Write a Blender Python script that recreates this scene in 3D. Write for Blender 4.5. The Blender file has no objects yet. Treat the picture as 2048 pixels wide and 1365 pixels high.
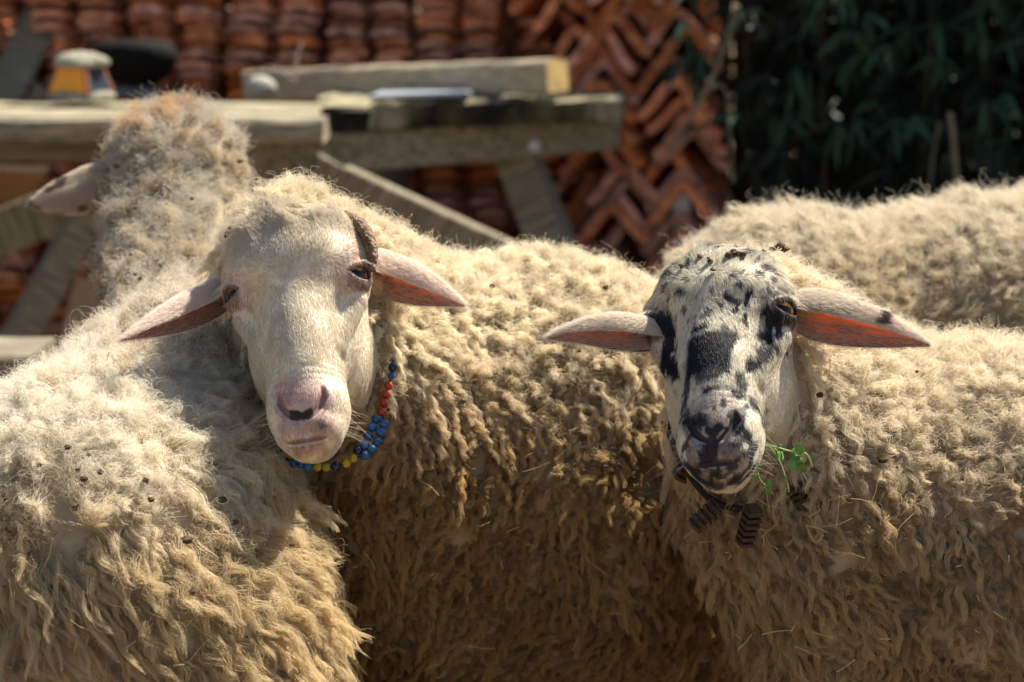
import bpy, math, random
import numpy as np
from mathutils import Vector, Matrix

# ------------------------------------------------------------------ camera, sky, sun, exposure
scene = bpy.context.scene
CAM_Z = 1.10
PITCH = math.radians(9.2)
FPX = 4836.0
FOCUS = 2.33
cam_data = bpy.data.cameras.new("camera")
cam = bpy.data.objects.new("camera", cam_data)
scene.collection.objects.link(cam)
cam.location = (0, 0, CAM_Z)
cam.rotation_euler = (math.radians(90) - PITCH, 0, 0)
cam_data.sensor_width = 36.0
cam_data.lens = 85.0
cam_data.clip_end = 500
cam_data.dof.use_dof = True
cam_data.dof.focus_distance = FOCUS
cam_data.dof.aperture_fstop = 5.6
scene.camera = cam

SUN_DIR = Vector((0.46, 0.36, 0.82)).normalized()      # towards the sun
world = bpy.data.worlds.new("World")
scene.world = world
world.use_nodes = True
wn = world.node_tree
wn.nodes.clear()
wo = wn.nodes.new("ShaderNodeOutputWorld")
wb = wn.nodes.new("ShaderNodeBackground")
sk = wn.nodes.new("ShaderNodeTexSky")
sk.sky_type = 'NISHITA'
sk.sun_disc = False
sk.sun_elevation = math.asin(SUN_DIR.z)
sk.sun_rotation = math.atan2(SUN_DIR.x, SUN_DIR.y)
wb.inputs['Strength'].default_value = 0.06
wn.links.new(sk.outputs[0], wb.inputs[0])
wn.links.new(wb.outputs[0], wo.inputs[0])
sd = bpy.data.lights.new("sun", 'SUN')
sd.energy = 5.0
sd.angle = math.radians(0.5)
sd.color = (1.0, 0.92, 0.80)
sun = bpy.data.objects.new("sun", sd)
scene.collection.objects.link(sun)
sun.rotation_euler = SUN_DIR.to_track_quat('Z', 'Y').to_euler()
scene.view_settings.view_transform = 'Standard'
scene.view_settings.look = 'None'
scene.view_settings.gamma = 1
scene.view_settings.use_curve_mapping = False
scene.view_settings.exposure = 1.22
scene.render.engine = 'CYCLES'
scene.cycles.max_bounces = 9
scene.cycles.diffuse_bounces = 7
scene.cycles.glossy_bounces = 2
scene.cycles.transmission_bounces = 4
scene.cycles.use_denoising = True
scene.cycles_curves.shape = 'RIBBONS'
scene.cycles_curves.subdivisions = 2

RNG = np.random.default_rng(7)
random.seed(5)
COL = scene.collection


# ------------------------------------------------------------------ helpers
def at(px, py, d):
    """point seen at photo pixel (px, py) at depth d, in metres"""
    u = (px - 1024) / FPX
    v = (682.5 - py) / FPX
    cp, sp = math.cos(PITCH), math.sin(PITCH)
    return np.array([u * d, d * (cp + v * sp), CAM_Z + d * (-sp + v * cp)])


def on_z(px, py, z):
    """point seen at pixel (px, py) lying at height z"""
    a = at(px, py, 1.0) - np.array([0, 0, CAM_Z])
    t = (z - CAM_Z) / a[2]
    return np.array([0, 0, CAM_Z]) + a * t


def tag(o, label=None, cat=None, group=None, kind=None):
    if label: o['label'] = label
    if cat: o['category'] = cat
    if group: o['group'] = group
    if kind: o['kind'] = kind
    return o


def empty(name, loc, label, cat, group=None, rot=(0, 0, 0)):
    o = bpy.data.objects.new(name, None)
    o.empty_display_size = 0.05
    COL.objects.link(o)
    o.location = loc
    o.rotation_euler = rot
    return tag(o, label, cat, group)


def link(name, data, parent=None, keep=True):
    o = bpy.data.objects.new(name, data)
    COL.objects.link(o)
    if parent is not None:
        o.parent = parent
        if keep:      # geometry given in world space
            o.matrix_parent_inverse = (Matrix.Translation(parent.location) @ parent.rotation_euler.to_matrix().to_4x4()).inverted()
    return o


def mesh_np(name, v, f, mats, cols=None, midx=None, smooth=True, glow=None):
    me = bpy.data.meshes.new(name)
    v = np.asarray(v, dtype=np.float32)
    f = np.asarray(f, dtype=np.int32)
    me.vertices.add(len(v)); me.vertices.foreach_set('co', v.ravel())
    k = f.shape[1]
    me.loops.add(f.size); me.loops.foreach_set('vertex_index', f.ravel())
    me.polygons.add(len(f))
    me.polygons.foreach_set('loop_start', np.arange(len(f), dtype=np.int32) * k)
    me.polygons.foreach_set('loop_total', np.full(len(f), k, dtype=np.int32))
    if smooth: me.polygons.foreach_set('use_smooth', np.ones(len(f), dtype=bool))
    for m in (mats if isinstance(mats, (list, tuple)) else [mats]): me.materials.append(m)
    if midx is not None: me.polygons.foreach_set('material_index', np.asarray(midx, dtype=np.int32))
    if cols is not None:
        a = me.color_attributes.new('tint', 'FLOAT_COLOR', 'POINT')
        c = np.ones((len(v), 4), dtype=np.float32); c[:, :3] = cols
        a.data.foreach_set('color', c.ravel())
    if glow is not None:
        a = me.color_attributes.new('blood', 'FLOAT_COLOR', 'POINT')
        c = np.ones((len(v), 4), dtype=np.float32); c[:, :3] = glow
        a.data.foreach_set('color', c.ravel())
    me.update(calc_edges=True)
    me.validate()
    return me


class MB:
    """collects boxes, bars, tubes into one mesh"""
    def __init__(s): s.v = []; s.f = []; s.m = []
    def add(s, vs, fs, m=0):
        n = len(s.v); s.v += [tuple(map(float, q)) for q in vs]
        s.f += [tuple(i + n for i in q) for q in fs]; s.m += [m] * len(fs)
    def box8(s, c, m=0):
        s.add(c, [(0, 3, 2, 1), (4, 5, 6, 7), (0, 1, 5, 4), (1, 2, 6, 5), (2, 3, 7, 6), (3, 0, 4, 7)], m)
    def box(s, x0, x1, y0, y1, z0, z1, m=0):
        s.box8([(x0, y0, z0), (x1, y0, z0), (x1, y1, z0), (x0, y1, z0), (x0, y0, z1), (x1, y0, z1), (x1, y1, z1), (x0, y1, z1)], m)
    def tube(s, pts, rad, n=8, m=0, caps=True, sx=1.0):
        pts = [np.asarray(p, float) for p in pts]
        rad = rad if hasattr(rad, '__len__') else [rad] * len(pts)
        rings = []
        up = np.array([0.13, 0.21, 1.0])
        for i, p in enumerate(pts):
            d = pts[min(i + 1, len(pts) - 1)] - pts[max(i - 1, 0)]
            d /= np.linalg.norm(d) + 1e-9
            a = np.cross(d, up)
            if np.linalg.norm(a) < .1: a = np.cross(d, [1, 0, 0])
            a /= np.linalg.norm(a); b = np.cross(d, a)
            rings.append([p + rad[i] * (math.cos(t) * a * sx + math.sin(t) * b) for t in np.linspace(0, 2 * math.pi, n, endpoint=False)])
        vs = [q for r in rings for q in r]; fs = []
        for i in range(len(pts) - 1):
            for j in range(n):
                fs.append((i * n + j, i * n + (j + 1) % n, (i + 1) * n + (j + 1) % n, (i + 1) * n + j))
        if caps:
            fs.append(tuple(range(n - 1, -1, -1))); fs.append(tuple(range((len(pts) - 1) * n, len(pts) * n)))
        s.add(vs, fs, m)
    def lathe(s, c, prof, n=24, m=0, wob=0.0):
        c = np.asarray(c, float); vs = []; fs = []
        for r, z in prof:
            for j in range(n):
                t = 2 * math.pi * j / n
                rr = r * (1 + wob * math.sin(3 * t + z * 90) + wob * .6 * math.sin(5 * t + 2))
                vs.append(c + [rr * math.cos(t), rr * math.sin(t), z])
        for i in range(len(prof) - 1):
            for j in range(n):
                fs.append((i * n + j, i * n + (j + 1) % n, (i + 1) * n + (j + 1) % n, (i + 1) * n + j))
        fs.append(tuple(range(n - 1, -1, -1))); fs.append(tuple(range((len(prof) - 1) * n, len(prof) * n)))
        s.add(vs, fs, m)
    def mesh(s, name, mats, smooth=False, bevel=0):
        me = bpy.data.meshes.new(name)
        me.from_pydata(s.v, [], s.f)
        for m in (mats if isinstance(mats, (list, tuple)) else [mats]): me.materials.append(m)
        me.polygons.foreach_set('material_index', s.m)
        if smooth: me.polygons.foreach_set('use_smooth', [True] * len(me.polygons))
        me.update()
        return me
    def build(s, name, mats, parent=None, smooth=False, bevel=0, keep=True):
        o = link(name, s.mesh(name, mats, smooth), parent, keep)
        if bevel:
            b = o.modifiers.new('bevel', 'BEVEL'); b.width = bevel; b.segments = 2
        return o


# ------------------------------------------------------------------ materials
def new_mat(name):
    m = bpy.data.materials.new(name); m.use_nodes = True
    nt = m.node_tree; nt.nodes.clear()
    out = nt.nodes.new('ShaderNodeOutputMaterial')
    return m, nt, out


def principled(nt, out, rough=.8, spec=.3):
    p = nt.nodes.new('ShaderNodeBsdfPrincipled')
    p.inputs['Roughness'].default_value = rough
    p.inputs['Specular IOR Level'].default_value = spec
    nt.links.new(p.outputs[0], out.inputs['Surface'])
    return p


def simple_mat(name, col, rough=.8, spec=.3, noise=0, scale=20, col2=None, bump=0, metal=0, stretch=None, bscale=None):
    m, nt, out = new_mat(name)
    p = principled(nt, out, rough, spec)
    p.inputs['Metallic'].default_value = metal
    p.inputs['Base Color'].default_value = (*col, 1)
    tc = nt.nodes.new('ShaderNodeTexCoord')
    src = tc.outputs['Object']
    if stretch:
        mp = nt.nodes.new('ShaderNodeMapping'); mp.inputs['Scale'].default_value = stretch
        nt.links.new(src, mp.inputs[0]); src = mp.outputs[0]
    if col2:
        n = nt.nodes.new('ShaderNodeTexNoise'); n.inputs['Scale'].default_value = scale
        n.inputs['Detail'].default_value = 6; n.inputs['Roughness'].default_value = .65
        r = nt.nodes.new('ShaderNodeValToRGB')
        r.color_ramp.elements[0].position = .5 - noise; r.color_ramp.elements[1].position = .5 + noise
        r.color_ramp.elements[0].color = (*col, 1); r.color_ramp.elements[1].color = (*col2, 1)
        nt.links.new(src, n.inputs[0]); nt.links.new(n.outputs['Fac'], r.inputs[0])
        oi = nt.nodes.new('ShaderNodeObjectInfo')
        hv = nt.nodes.new('ShaderNodeHueSaturation')
        mr = nt.nodes.new('ShaderNodeMapRange'); mr.inputs['To Min'].default_value = .75; mr.inputs['To Max'].default_value = 1.2
        nt.links.new(oi.outputs['Random'], mr.inputs[0]); nt.links.new(mr.outputs[0], hv.inputs['Value'])
        nt.links.new(r.outputs[0], hv.inputs['Color']); nt.links.new(hv.outputs[0], p.inputs['Base Color'])
    if bump:
        n2 = nt.nodes.new('ShaderNodeTexNoise'); n2.inputs['Scale'].default_value = bscale or scale * 2
        n2.inputs['Detail'].default_value = 5
        b = nt.nodes.new('ShaderNodeBump'); b.inputs['Strength'].default_value = bump; b.inputs['Distance'].default_value = .01
        nt.links.new(src, n2.inputs[0]); nt.links.new(n2.outputs['Fac'], b.inputs['Height']); nt.links.new(b.outputs[0], p.inputs['Normal'])
    return m


def tint_mat(name, rough=.85, spec=.2, transl=0.0, tcol=None, bump=0, bscale=300, coat=0, mult=(1, 1, 1)):
    """colour from the pigment attribute of the mesh or of each hair"""
    m, nt, out = new_mat(name)
    a = nt.nodes.new('ShaderNodeAttribute'); a.attribute_name = 'tint'
    src = a.outputs['Color']
    if mult != (1, 1, 1):
        mx = nt.nodes.new('ShaderNodeMix'); mx.data_type = 'RGBA'; mx.blend_type = 'MULTIPLY'; mx.inputs[0].default_value = 1
        nt.links.new(src, mx.inputs[6]); mx.inputs[7].default_value = (*mult, 1); src = mx.outputs[2]
    p = nt.nodes.new('ShaderNodeBsdfPrincipled')
    p.inputs['Roughness'].default_value = rough; p.inputs['Specular IOR Level'].default_value = spec
    p.inputs['Coat Weight'].default_value = coat; p.inputs['Coat Roughness'].default_value = .03
    nt.links.new(src, p.inputs['Base Color'])
    if bump:
        tc = nt.nodes.new('ShaderNodeTexCoord')
        n2 = nt.nodes.new('ShaderNodeTexNoise'); n2.inputs['Scale'].default_value = bscale
        b = nt.nodes.new('ShaderNodeBump'); b.inputs['Strength'].default_value = bump; b.inputs['Distance'].default_value = .002
        nt.links.new(tc.outputs['Object'], n2.inputs[0]); nt.links.new(n2.outputs['Fac'], b.inputs['Height']); nt.links.new(b.outputs[0], p.inputs['Normal'])
    if transl > 0:
        t = nt.nodes.new('ShaderNodeBsdfTranslucent')
        if tcol == 'blood':
            a2 = nt.nodes.new('ShaderNodeAttribute'); a2.attribute_name = 'blood'; nt.links.new(a2.outputs['Color'], t.inputs[0])
        elif tcol: t.inputs[0].default_value = (*tcol, 1)
        else: nt.links.new(src, t.inputs[0])
        ms = nt.nodes.new('ShaderNodeMixShader'); ms.inputs[0].default_value = transl
        nt.links.new(p.outputs[0], ms.inputs[1]); nt.links.new(t.outputs[0], ms.inputs[2]); nt.links.new(ms.outputs[0], out.inputs['Surface'])
    else:
        nt.links.new(p.outputs[0], out.inputs['Surface'])
    return m


M_SKIN = tint_mat('sheep_skin', rough=.6, spec=.35, bump=.10, bscale=700)
M_EAR = tint_mat('ear_skin', rough=.6, spec=.3, transl=.72, tcol='blood')
M_UNDER = tint_mat('wool_underlayer', rough=1, spec=0)
M_WOOL = tint_mat('wool_fibre', rough=.7, spec=.15, transl=.5)
M_FUR = tint_mat('face_hair', rough=.45, spec=.4, transl=.3)
M_EYE = tint_mat('eyeball', rough=.12, spec=.22, coat=.08)
M_HORN = simple_mat('horn', (.09, .045, .022), .45, .4, .12, 160, (.26, .15, .075), .6)


# ------------------------------------------------------------------ numeric noise
class VNoise:
    def __init__(s, seed):
        r = np.random.default_rng(seed); s.t = r.random((32, 32, 32)).astype(np.float32)
    def __call__(s, p, sc):
        q = np.asarray(p) * sc + 100.0
        i = np.floor(q).astype(np.int64); f = (q - i); f = f * f * (3 - 2 * f)
        i &= 31; j = (i + 1) & 31
        x, y, z = f[..., 0], f[..., 1], f[..., 2]
        t = s.t
        def g(a, b, c): return t[a, b, c]
        c00 = g(i[..., 0], i[..., 1], i[..., 2]) * (1 - x) + g(j[..., 0], i[..., 1], i[..., 2]) * x
        c10 = g(i[..., 0], j[..., 1], i[..., 2]) * (1 - x) + g(j[..., 0], j[..., 1], i[..., 2]) * x
        c01 = g(i[..., 0], i[..., 1], j[..., 2]) * (1 - x) + g(j[..., 0], i[..., 1], j[..., 2]) * x
        c11 = g(i[..., 0], j[..., 1], j[..., 2]) * (1 - x) + g(j[..., 0], j[..., 1], j[..., 2]) * x
        return (c00 * (1 - y) + c10 * y) * (1 - z) + (c01 * (1 - y) + c11 * y) * z


NZ = [VNoise(i + 11) for i in range(6)]


def vnoise3(p, sc, k=0):
    return np.stack([NZ[(k + i) % 6](p, sc) - .5 for i in range(3)], -1) * 2


def nrm(a): return a / (np.linalg.norm(a, axis=-1, keepdims=True) + 1e-9)


def sstep(a, b, x):
    t = np.clip((x - a) / (b - a), 0, 1)
    return t * t * (3 - 2 * t)


# ------------------------------------------------------------------ signed distance shapes and surface nets
def ell(p, c, r):
    q = p - np.asarray(c); r = np.asarray(r)
    k0 = np.linalg.norm(q / r, axis=-1); k1 = np.linalg.norm(q / (r * r), axis=-1)
    return k0 * (k0 - 1) / (k1 + 1e-9)


def cap(p, a, b, ra, rb, sq=None):
    a = np.asarray(a, float); b = np.asarray(b, float)
    if sq is not None:
        s = np.array(sq); p = p / s; a = a / s; b = b / s
    ab = b - a
    h = np.clip(((p - a) @ ab) / (ab @ ab), 0, 1)
    return np.linalg.norm(p - a - h[..., None] * ab, axis=-1) - (ra + (rb - ra) * h)


def smin(a, b, k):
    h = np.clip(.5 + .5 * (b - a) / k, 0, 1)
    return b + (a - b) * h - k * h * (1 - h)


def smax(a, b, k): return -smin(-a, -b, k)


def surface_net(fn, lo, hi, h, ratio=4):
    lo = np.asarray(lo, float); hi = np.asarray(hi, float)
    n = np.ceil((hi - lo) / (h * ratio)).astype(int) + 1
    H = h * ratio
    g = np.stack(np.meshgrid(*[lo[i] + H * np.arange(n[i]) for i in range(3)], indexing='ij'), -1)
    cd = fn(g.reshape(-1, 3)).reshape(n)
    near = np.abs(cd) < H * 1.7
    N = (n - 1) * ratio + 1
    d = np.repeat(np.repeat(np.repeat(cd, ratio, 0), ratio, 1), ratio, 2)
    o = ratio // 2
    # nearest coarse sample for far points
    def idx(N_, n_): return np.clip(np.round(np.arange(N_) / ratio).astype(int), 0, n_ - 1)
    ix, iy, iz = idx(N[0], n[0]), idx(N[1], n[1]), idx(N[2], n[2])
    d = cd[np.ix_(ix, iy, iz)]
    m = near[np.ix_(ix, iy, iz)]
    pi = np.argwhere(m)
    vals = np.empty(len(pi))
    for s in range(0, len(pi), 400000):
        vals[s:s + 400000] = fn(lo + h * pi[s:s + 400000])
    d = d.copy(); d[m] = vals
    ins = d < 0
    # cells with sign change
    c = [ins[a:N[0] - 1 + a, b:N[1] - 1 + b, e:N[2] - 1 + e] for a in (0, 1) for b in (0, 1) for e in (0, 1)]
    any_ = np.logical_or.reduce(c); all_ = np.logical_and.reduce(c)
    cell = any_ & ~all_
    ci = np.argwhere(cell)
    vid = -np.ones(cell.shape, dtype=np.int64); vid[tuple(ci.T)] = np.arange(len(ci))
    acc = np.zeros((len(ci), 3)); cnt = np.zeros(len(ci))
    corners = [(a, b, e) for a in (0, 1) for b in (0, 1) for e in (0, 1)]
    dv = {k: d[ci[:, 0] + k[0], ci[:, 1] + k[1], ci[:, 2] + k[2]] for k in corners}
    for k in corners:
        for ax in range(3):
            if k[ax] == 0:
                k2 = tuple(1 if i == ax else k[i] for i in range(3))
                a, b = dv[k], dv[k2]
                s = (a < 0) != (b < 0)
                t = np.where(s, a / np.where(s, a - b, 1), 0)
                pt = np.tile(np.array(k, float), (len(ci), 1)); pt[:, ax] += t
                acc += pt * s[:, None]; cnt += s
    v = lo + h * (ci + acc / cnt[:, None])
    faces = []
    for ax in range(3):
        u_, w_ = (ax + 1) % 3, (ax + 2) % 3
        sl0 = [slice(1, N[i] - 1) for i in range(3)]; sl1 = list(sl0)
        sl0[ax] = slice(0, N[ax] - 1); sl1[ax] = slice(1, N[ax])
        a = ins[tuple(sl0)]; b = ins[tuple(sl1)]
        e = np.argwhere(a != b)
        off = np.ones(3, int); off[ax] = 0
        e = e + off
        fl = ins[tuple(e.T)]
        def vv(du, dw):
            q = e.copy(); q[:, u_] -= du; q[:, w_] -= dw
            return vid[tuple(q.T)]
        q = np.stack([vv(0, 0), vv(1, 0), vv(1, 1), vv(0, 1)], 1)
        q[~fl] = q[~fl][:, ::-1]
        faces.append(q)
    f = np.concatenate(faces)
    f = f[(f >= 0).all(1)]
    return v, f


def grad(fn, p, e=.0015):
    g = np.stack([fn(p + np.eye(3)[i] * e) - fn(p - np.eye(3)[i] * e) for i in range(3)], -1)
    return nrm(g)


def sample_surface(v, f, n, rng, weight=None):
    a, b, c, d = (v[f[:, i]] for i in range(4))
    ar = .5 * np.linalg.norm(np.cross(c - a, d - b), axis=1)
    if weight is not None: ar = ar * weight(v[f].mean(1))
    cum = np.cumsum(ar); cum /= cum[-1]
    k = np.searchsorted(cum, rng.random(n))
    s, t = rng.random(n)[:, None], rng.random(n)[:, None]
    return (a[k] * (1 - s) * (1 - t) + b[k] * s * (1 - t) + c[k] * s * t + d[k] * (1 - s) * t)


def hair_object(name, P, R, C, mat, parent, loc):
    """P: (n, k, 3) world positions, R: (n, k) radii, C: (n, 3) pigment"""
    n, k = P.shape[:2]
    hc = bpy.data.hair_curves.new(name)
    hc.add_curves([k] * n)
    hc.attributes['position'].data.foreach_set('vector', (P - np.asarray(loc)).astype(np.float32).ravel())
    r = hc.attributes.get('radius') or hc.attributes.new('radius', 'FLOAT', 'POINT')
    r.data.foreach_set('value', R.astype(np.float32).ravel())
    c = hc.attributes.new('tint', 'FLOAT_COLOR', 'CURVE')
    cc = np.ones((n, 4), np.float32); cc[:, :3] = C
    c.data.foreach_set('color', cc.ravel())
    hc.materials.append(mat)
    o = bpy.data.objects.new(name, hc)
    COL.objects.link(o)
    o.parent = parent
    return o


# ------------------------------------------------------------------ sheep head (local frame: x to the viewer's right, -y out of the face, z up the face)
EYE_C = np.array([.0545, -.0030, .155])
EYE_R = .0156


def head_base(p, P):
    q = p.copy(); q[:, 0] = np.abs(q[:, 0])
    w = P.get('w', 1.0)
    d = ell(q, (0, .024, .172), (.063 * w, .062, .060))
    d = smin(d, ell(q, (0, .002, .184), ((.058 + P.get('fw', 0)) * w, .046 + P.get('brow', 0), .052)), .02)
    d = smin(d, cap(q, (0, .006, .165), (0, .001, .025), .047, .0335, (w, 1, 1)), .02)
    d = smin(d, ell(q, (0, -.0125, .080), (.027 * w, .0335, .07)), .02)                     # convex nose bridge
    d = smin(d, ell(q, (0, .004, .014), (.0345 * w, .035, .036)), .024)                   # muzzle
    d = smin(d, ell(q, (.0130, -.009, -.008), (.0185, .023, .018)), .010)                 # upper lips
    d = smin(d, ell(q, (0, -.023, .015), (.021, .014, .018)), .008)                       # nose pad
    d = smin(d, ell(q, (.0235, -.016, .017), (.0105, .014, .016)), .008)                  # nostril wings
    d = smin(d, cap(q, (0, .080, .125), (0, .024, -.004), .036, .018), .02)               # lower jaw
    d = smin(d, ell(q, (0, .0, -.021), (.0190, .019, .0125)), .009)                     # chin
    d = smin(d, ell(q, (.035 * w, .044, .112), (.026 + P.get('cheek', 0), .042, .062)), .02)   # cheeks
    d = smin(d, ell(q, (.0505 * w, .008, .160), (.0195, .026, .027)), .012)               # orbits
    d = smin(d, cap(q, (.030, -.030, .174), (.058 * w, -.004, .175), .012, .010), .014)   # brow ridge
    d = smin(d, cap(q, (.056 * w, .004, .130), (.036 * w, -.006, .078), .009, .006), .012)  # facial crest
    d = smax(d, -cap(q, (.041 * w, -.040, .105), (.040 * w, -.034, .060), .009, .008), .014)  # hollow beside the bridge
    d = d - .00008 * np.sin(q[:, 2] * 900 + np.sin(q[:, 0] * 90) * 1.2) * np.exp(-((q[:, 2] - .045) / .010) ** 2) * (q[:, 1] < 0)      # folds above the nose
    d = d - .0012 * (NZ[1](p, 45) - .5) * (q[:, 2] > .05)
    return d


def head_pt(x, z, P, _c={}):
    """front surface point of the head at local x, z"""
    k = (round(x, 5), round(z, 5), P['id'])
    if k not in _c:
        y = -.09
        for _ in range(60):
            y += float(head_base(np.array([[x, y, z]]), P)[0]) * .8
        _c[k] = (x, y, z)
    return _c[k]


def poly_sdf(q, P, pts):
    """tube along points (x, z, radius, depth) laid on the front surface"""
    d = None
    for (x0, z0, r0, d0), (x1, z1, r1, d1) in zip(pts[:-1], pts[1:]):
        a = np.array(head_pt(x0, z0, P)) + [0, d0, 0]; b = np.array(head_pt(x1, z1, P)) + [0, d1, 0]
        c = cap(q, a, b, r0, r1)
        d = c if d is None else np.minimum(d, c)
    return d


NOSTRIL = [(.0045, -.005, .0012, 0), (.0100, -.0020, .0022, .001), (.0165, .0050, .0031, .0015), (.0215, .0150, .0033, .0015), (.0215, .0230, .0014, .0005)]
PHILTRUM = [(0, -.004, .0013, 0), (0, -.013, .0009, 0), (0, -.0225, .0011, 0)]
MOUTH = [(0, -.0225, .0019, 0), (.007, -.0233, .0020, 0), (.013, -.0232, .0018, .0005), (.0185, -.0222, .0010, .001)]


def head_sdf(p, P):
    """P: proportions of this animal"""
    d = head_base(p, P)
    q = p.copy(); q[:, 0] = np.abs(q[:, 0])
    w = P.get('w', 1.0)
    e = EYE_C * [w, 1, 1]
    ed = np.array([.74, -.67, -.05]); ed /= np.linalg.norm(ed)
    d = smin(d, np.linalg.norm(q - e, axis=1) - .0188, .005)                              # lids
    # tear hollow under the eye
    d = smax(d, -cap(q, e + np.array([-.004, -.030, -.024]), e + np.array([-.012, -.036, -.055]), .009, .006), .014)
    # lid opening
    ez = np.cross(ed, [0, 0, 1.0]); ez /= np.linalg.norm(ez)
    eu = np.cross(ez, ed)
    if eu[2] < 0: eu = -eu
    r = q - e
    a = r @ ez; b = r @ eu + .001; c = r @ ed
    alm = np.abs(b) - .0080 * (1 - (a / .0155) ** 2)
    open_ = np.maximum(alm * .8, np.maximum(-(c - .004), np.linalg.norm(r, axis=1) - .03))
    d = smax(d, -open_, .0012)
    d = smin(d, cap(q, e + ez * -.012 + eu * .0105 + ed * .0110, e + ez * .012 + eu * .0105 + ed * .0110, .0035, .0035), .004)    # heavy upper lid
    d = smax(d, -(np.linalg.norm(r, axis=1) - EYE_R * 1.0), .0008)
    d = smax(d, -poly_sdf(q, P, NOSTRIL), .003)
    d = smax(d, -poly_sdf(q, P, PHILTRUM), .0022)
    d = smax(d, -poly_sdf(q, P, MOUTH), .0022)
    return d


def make_head(P):
    fn = lambda p: head_sdf(p, P)
    v, f = surface_net(fn, (-.10, -.07, -.055), (.10, .135, .26), P.get('h', .00135))
    g = grad(fn, v)
    for _ in range(2):
        v = v - g * np.clip(fn(v), -.001, .001)[:, None]
    return v, f, g


def ear_mesh(base, tip, a_dir, b_dir, rad, bulge=.35, sag=0.0, ph0=8, ph1=262, nu=36, nv=40, tip_open=.3):
    """cupped leaf-shaped ear with thickness. a_dir: towards camera, b_dir: up"""
    base, tip = np.asarray(base), np.asarray(tip)
    L = np.linalg.norm(tip - base)
    ax = (tip - base) / L
    a = np.asarray(a_dir, float); a = a - ax * (a @ ax); a /= np.linalg.norm(a)
    b = np.asarray(b_dir, float); b = b - ax * (b @ ax) - a * (b @ a); b /= np.linalg.norm(b)
    U = np.linspace(0, 1, nu) ** .9
    T = np.linspace(-1, 1, nv)
    outer = np.zeros((nu, nv, 3)); inner = np.zeros((nu, nv, 3))
    wob = NZ[2]
    for i, u in enumerate(U):
        w = rad * (.62 + .75 * u ** .7 * (1 - u) * 1.6) * (1 - u ** 2.6) ** .80 + .0010
        # the cup opens flatter towards the tip
        s0 = math.radians(ph0 + 14 * u); s1 = math.radians(ph1 - 30 * u)
        flat = 1 - .45 * u
        c = base + ax * (L * u) + b * (sag * math.sin(math.pi * u) - .25 * rad * (1 - u))
        for j, t in enumerate(T):
            ph = s0 + (s1 - s0) * (t + 1) / 2
            o = a * math.cos(ph) * w * flat * .8 + b * math.sin(ph) * w
            n = nrm(a * math.cos(ph) + b * math.sin(ph))
            k = 1 + .12 * (float(wob(np.array([u * 3, t * 2, rad * 90]), 1.5)) - .5) - .16 * math.exp(-((ph - 2.35) / .30) ** 2) * math.sin(math.pi * min(1, u * 1.1))
            th = .0011 * (1 - abs(t) ** 6 * .7)
            outer[i, j] = c + o * k + n * th
            inner[i, j] = c + o * k - n * th
    vs = np.concatenate([outer.reshape(-1, 3), inner.reshape(-1, 3)])
    fs = []; mi = []
    M = nu * nv
    for i in range(nu - 1):
        for j in range(nv - 1):
            q = (i * nv + j, i * nv + j + 1, (i + 1) * nv + j + 1, (i + 1) * nv + j)
            fs.append(q); fs.append(tuple(M + k for k in q[::-1]))
        for j in (0, nv - 1):
            fs.append((i * nv + j, (i + 1) * nv + j, M + (i + 1) * nv + j, M + i * nv + j))
    for j in range(nv - 1):
        i = nu - 1
        fs.append((i * nv + j, i * nv + j + 1, M + i * nv + j + 1, M + i * nv + j))
    part = np.concatenate([np.zeros(M), np.ones(M)])      # 0 outer, 1 inner
    uu = np.tile(np.repeat(U, nv), 2); tt = np.tile(np.tile(T, nu), 2)
    return vs, np.array(fs), part, uu, tt, ax


def rot_head(tilt, yaw, roll):
    t, y, r = (math.radians(k) for k in (tilt, yaw, roll))
    return np.array(Matrix.Rotation(-r, 3, 'Y') @ Matrix.Rotation(y, 3, 'Z') @ Matrix.Rotation(-t, 3, 'X'))


def eye_mesh(name, iris_a, iris_b, white):
    """ball whose pupil looks down local +X, slit horizontal along Y"""
    me = bpy.data.meshes.new(name)
    vs = []; nu, nv = 40, 56
    for i in range(nu + 1):
        th = math.pi * (i / nu)
        for j in range(nv):
            ph = 2 * math.pi * j / nv
            vs.append((math.cos(th), math.sin(th) * math.cos(ph), math.sin(th) * math.sin(ph)))
    vs = np.array(vs)
    fs = [(i * nv + j, (i + 1) * nv + j, (i + 1) * nv + (j + 1) % nv, i * nv + (j + 1) % nv) for i in range(nu) for j in range(nv)]
    ang = np.degrees(np.arccos(np.clip(vs[:, 0], -1, 1)))
    c = np.tile(np.array(iris_a), (len(vs), 1))
    n = NZ[0](np.stack([vs[:, 1] * 9, vs[:, 2] * 9, vs[:, 0] * 0], -1) / (np.hypot(vs[:, 1], vs[:, 2])[:, None] + .1), 1.0)
    c = c + (np.array(iris_b) - np.array(iris_a)) * n[:, None]
    pup = (np.abs(vs[:, 1]) < .50) & (np.abs(vs[:, 2]) < .20) & (vs[:, 0] > 0)
    c[pup] = (.004, .004, .005)
    k = sstep(52, 60, ang)[:, None]; c = c * (1 - k) + np.array([.02, .012, .01]) * k
    k = sstep(72, 84, ang)[:, None]; c = c * (1 - k) + np.array(white) * k
    bul = 1 + .06 * np.clip(1 - ang / 42, 0, 1)
    return mesh_np(name, vs * bul[:, None] * EYE_R * .985, fs, M_EYE, cols=c)


P_W = [1.02]


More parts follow.
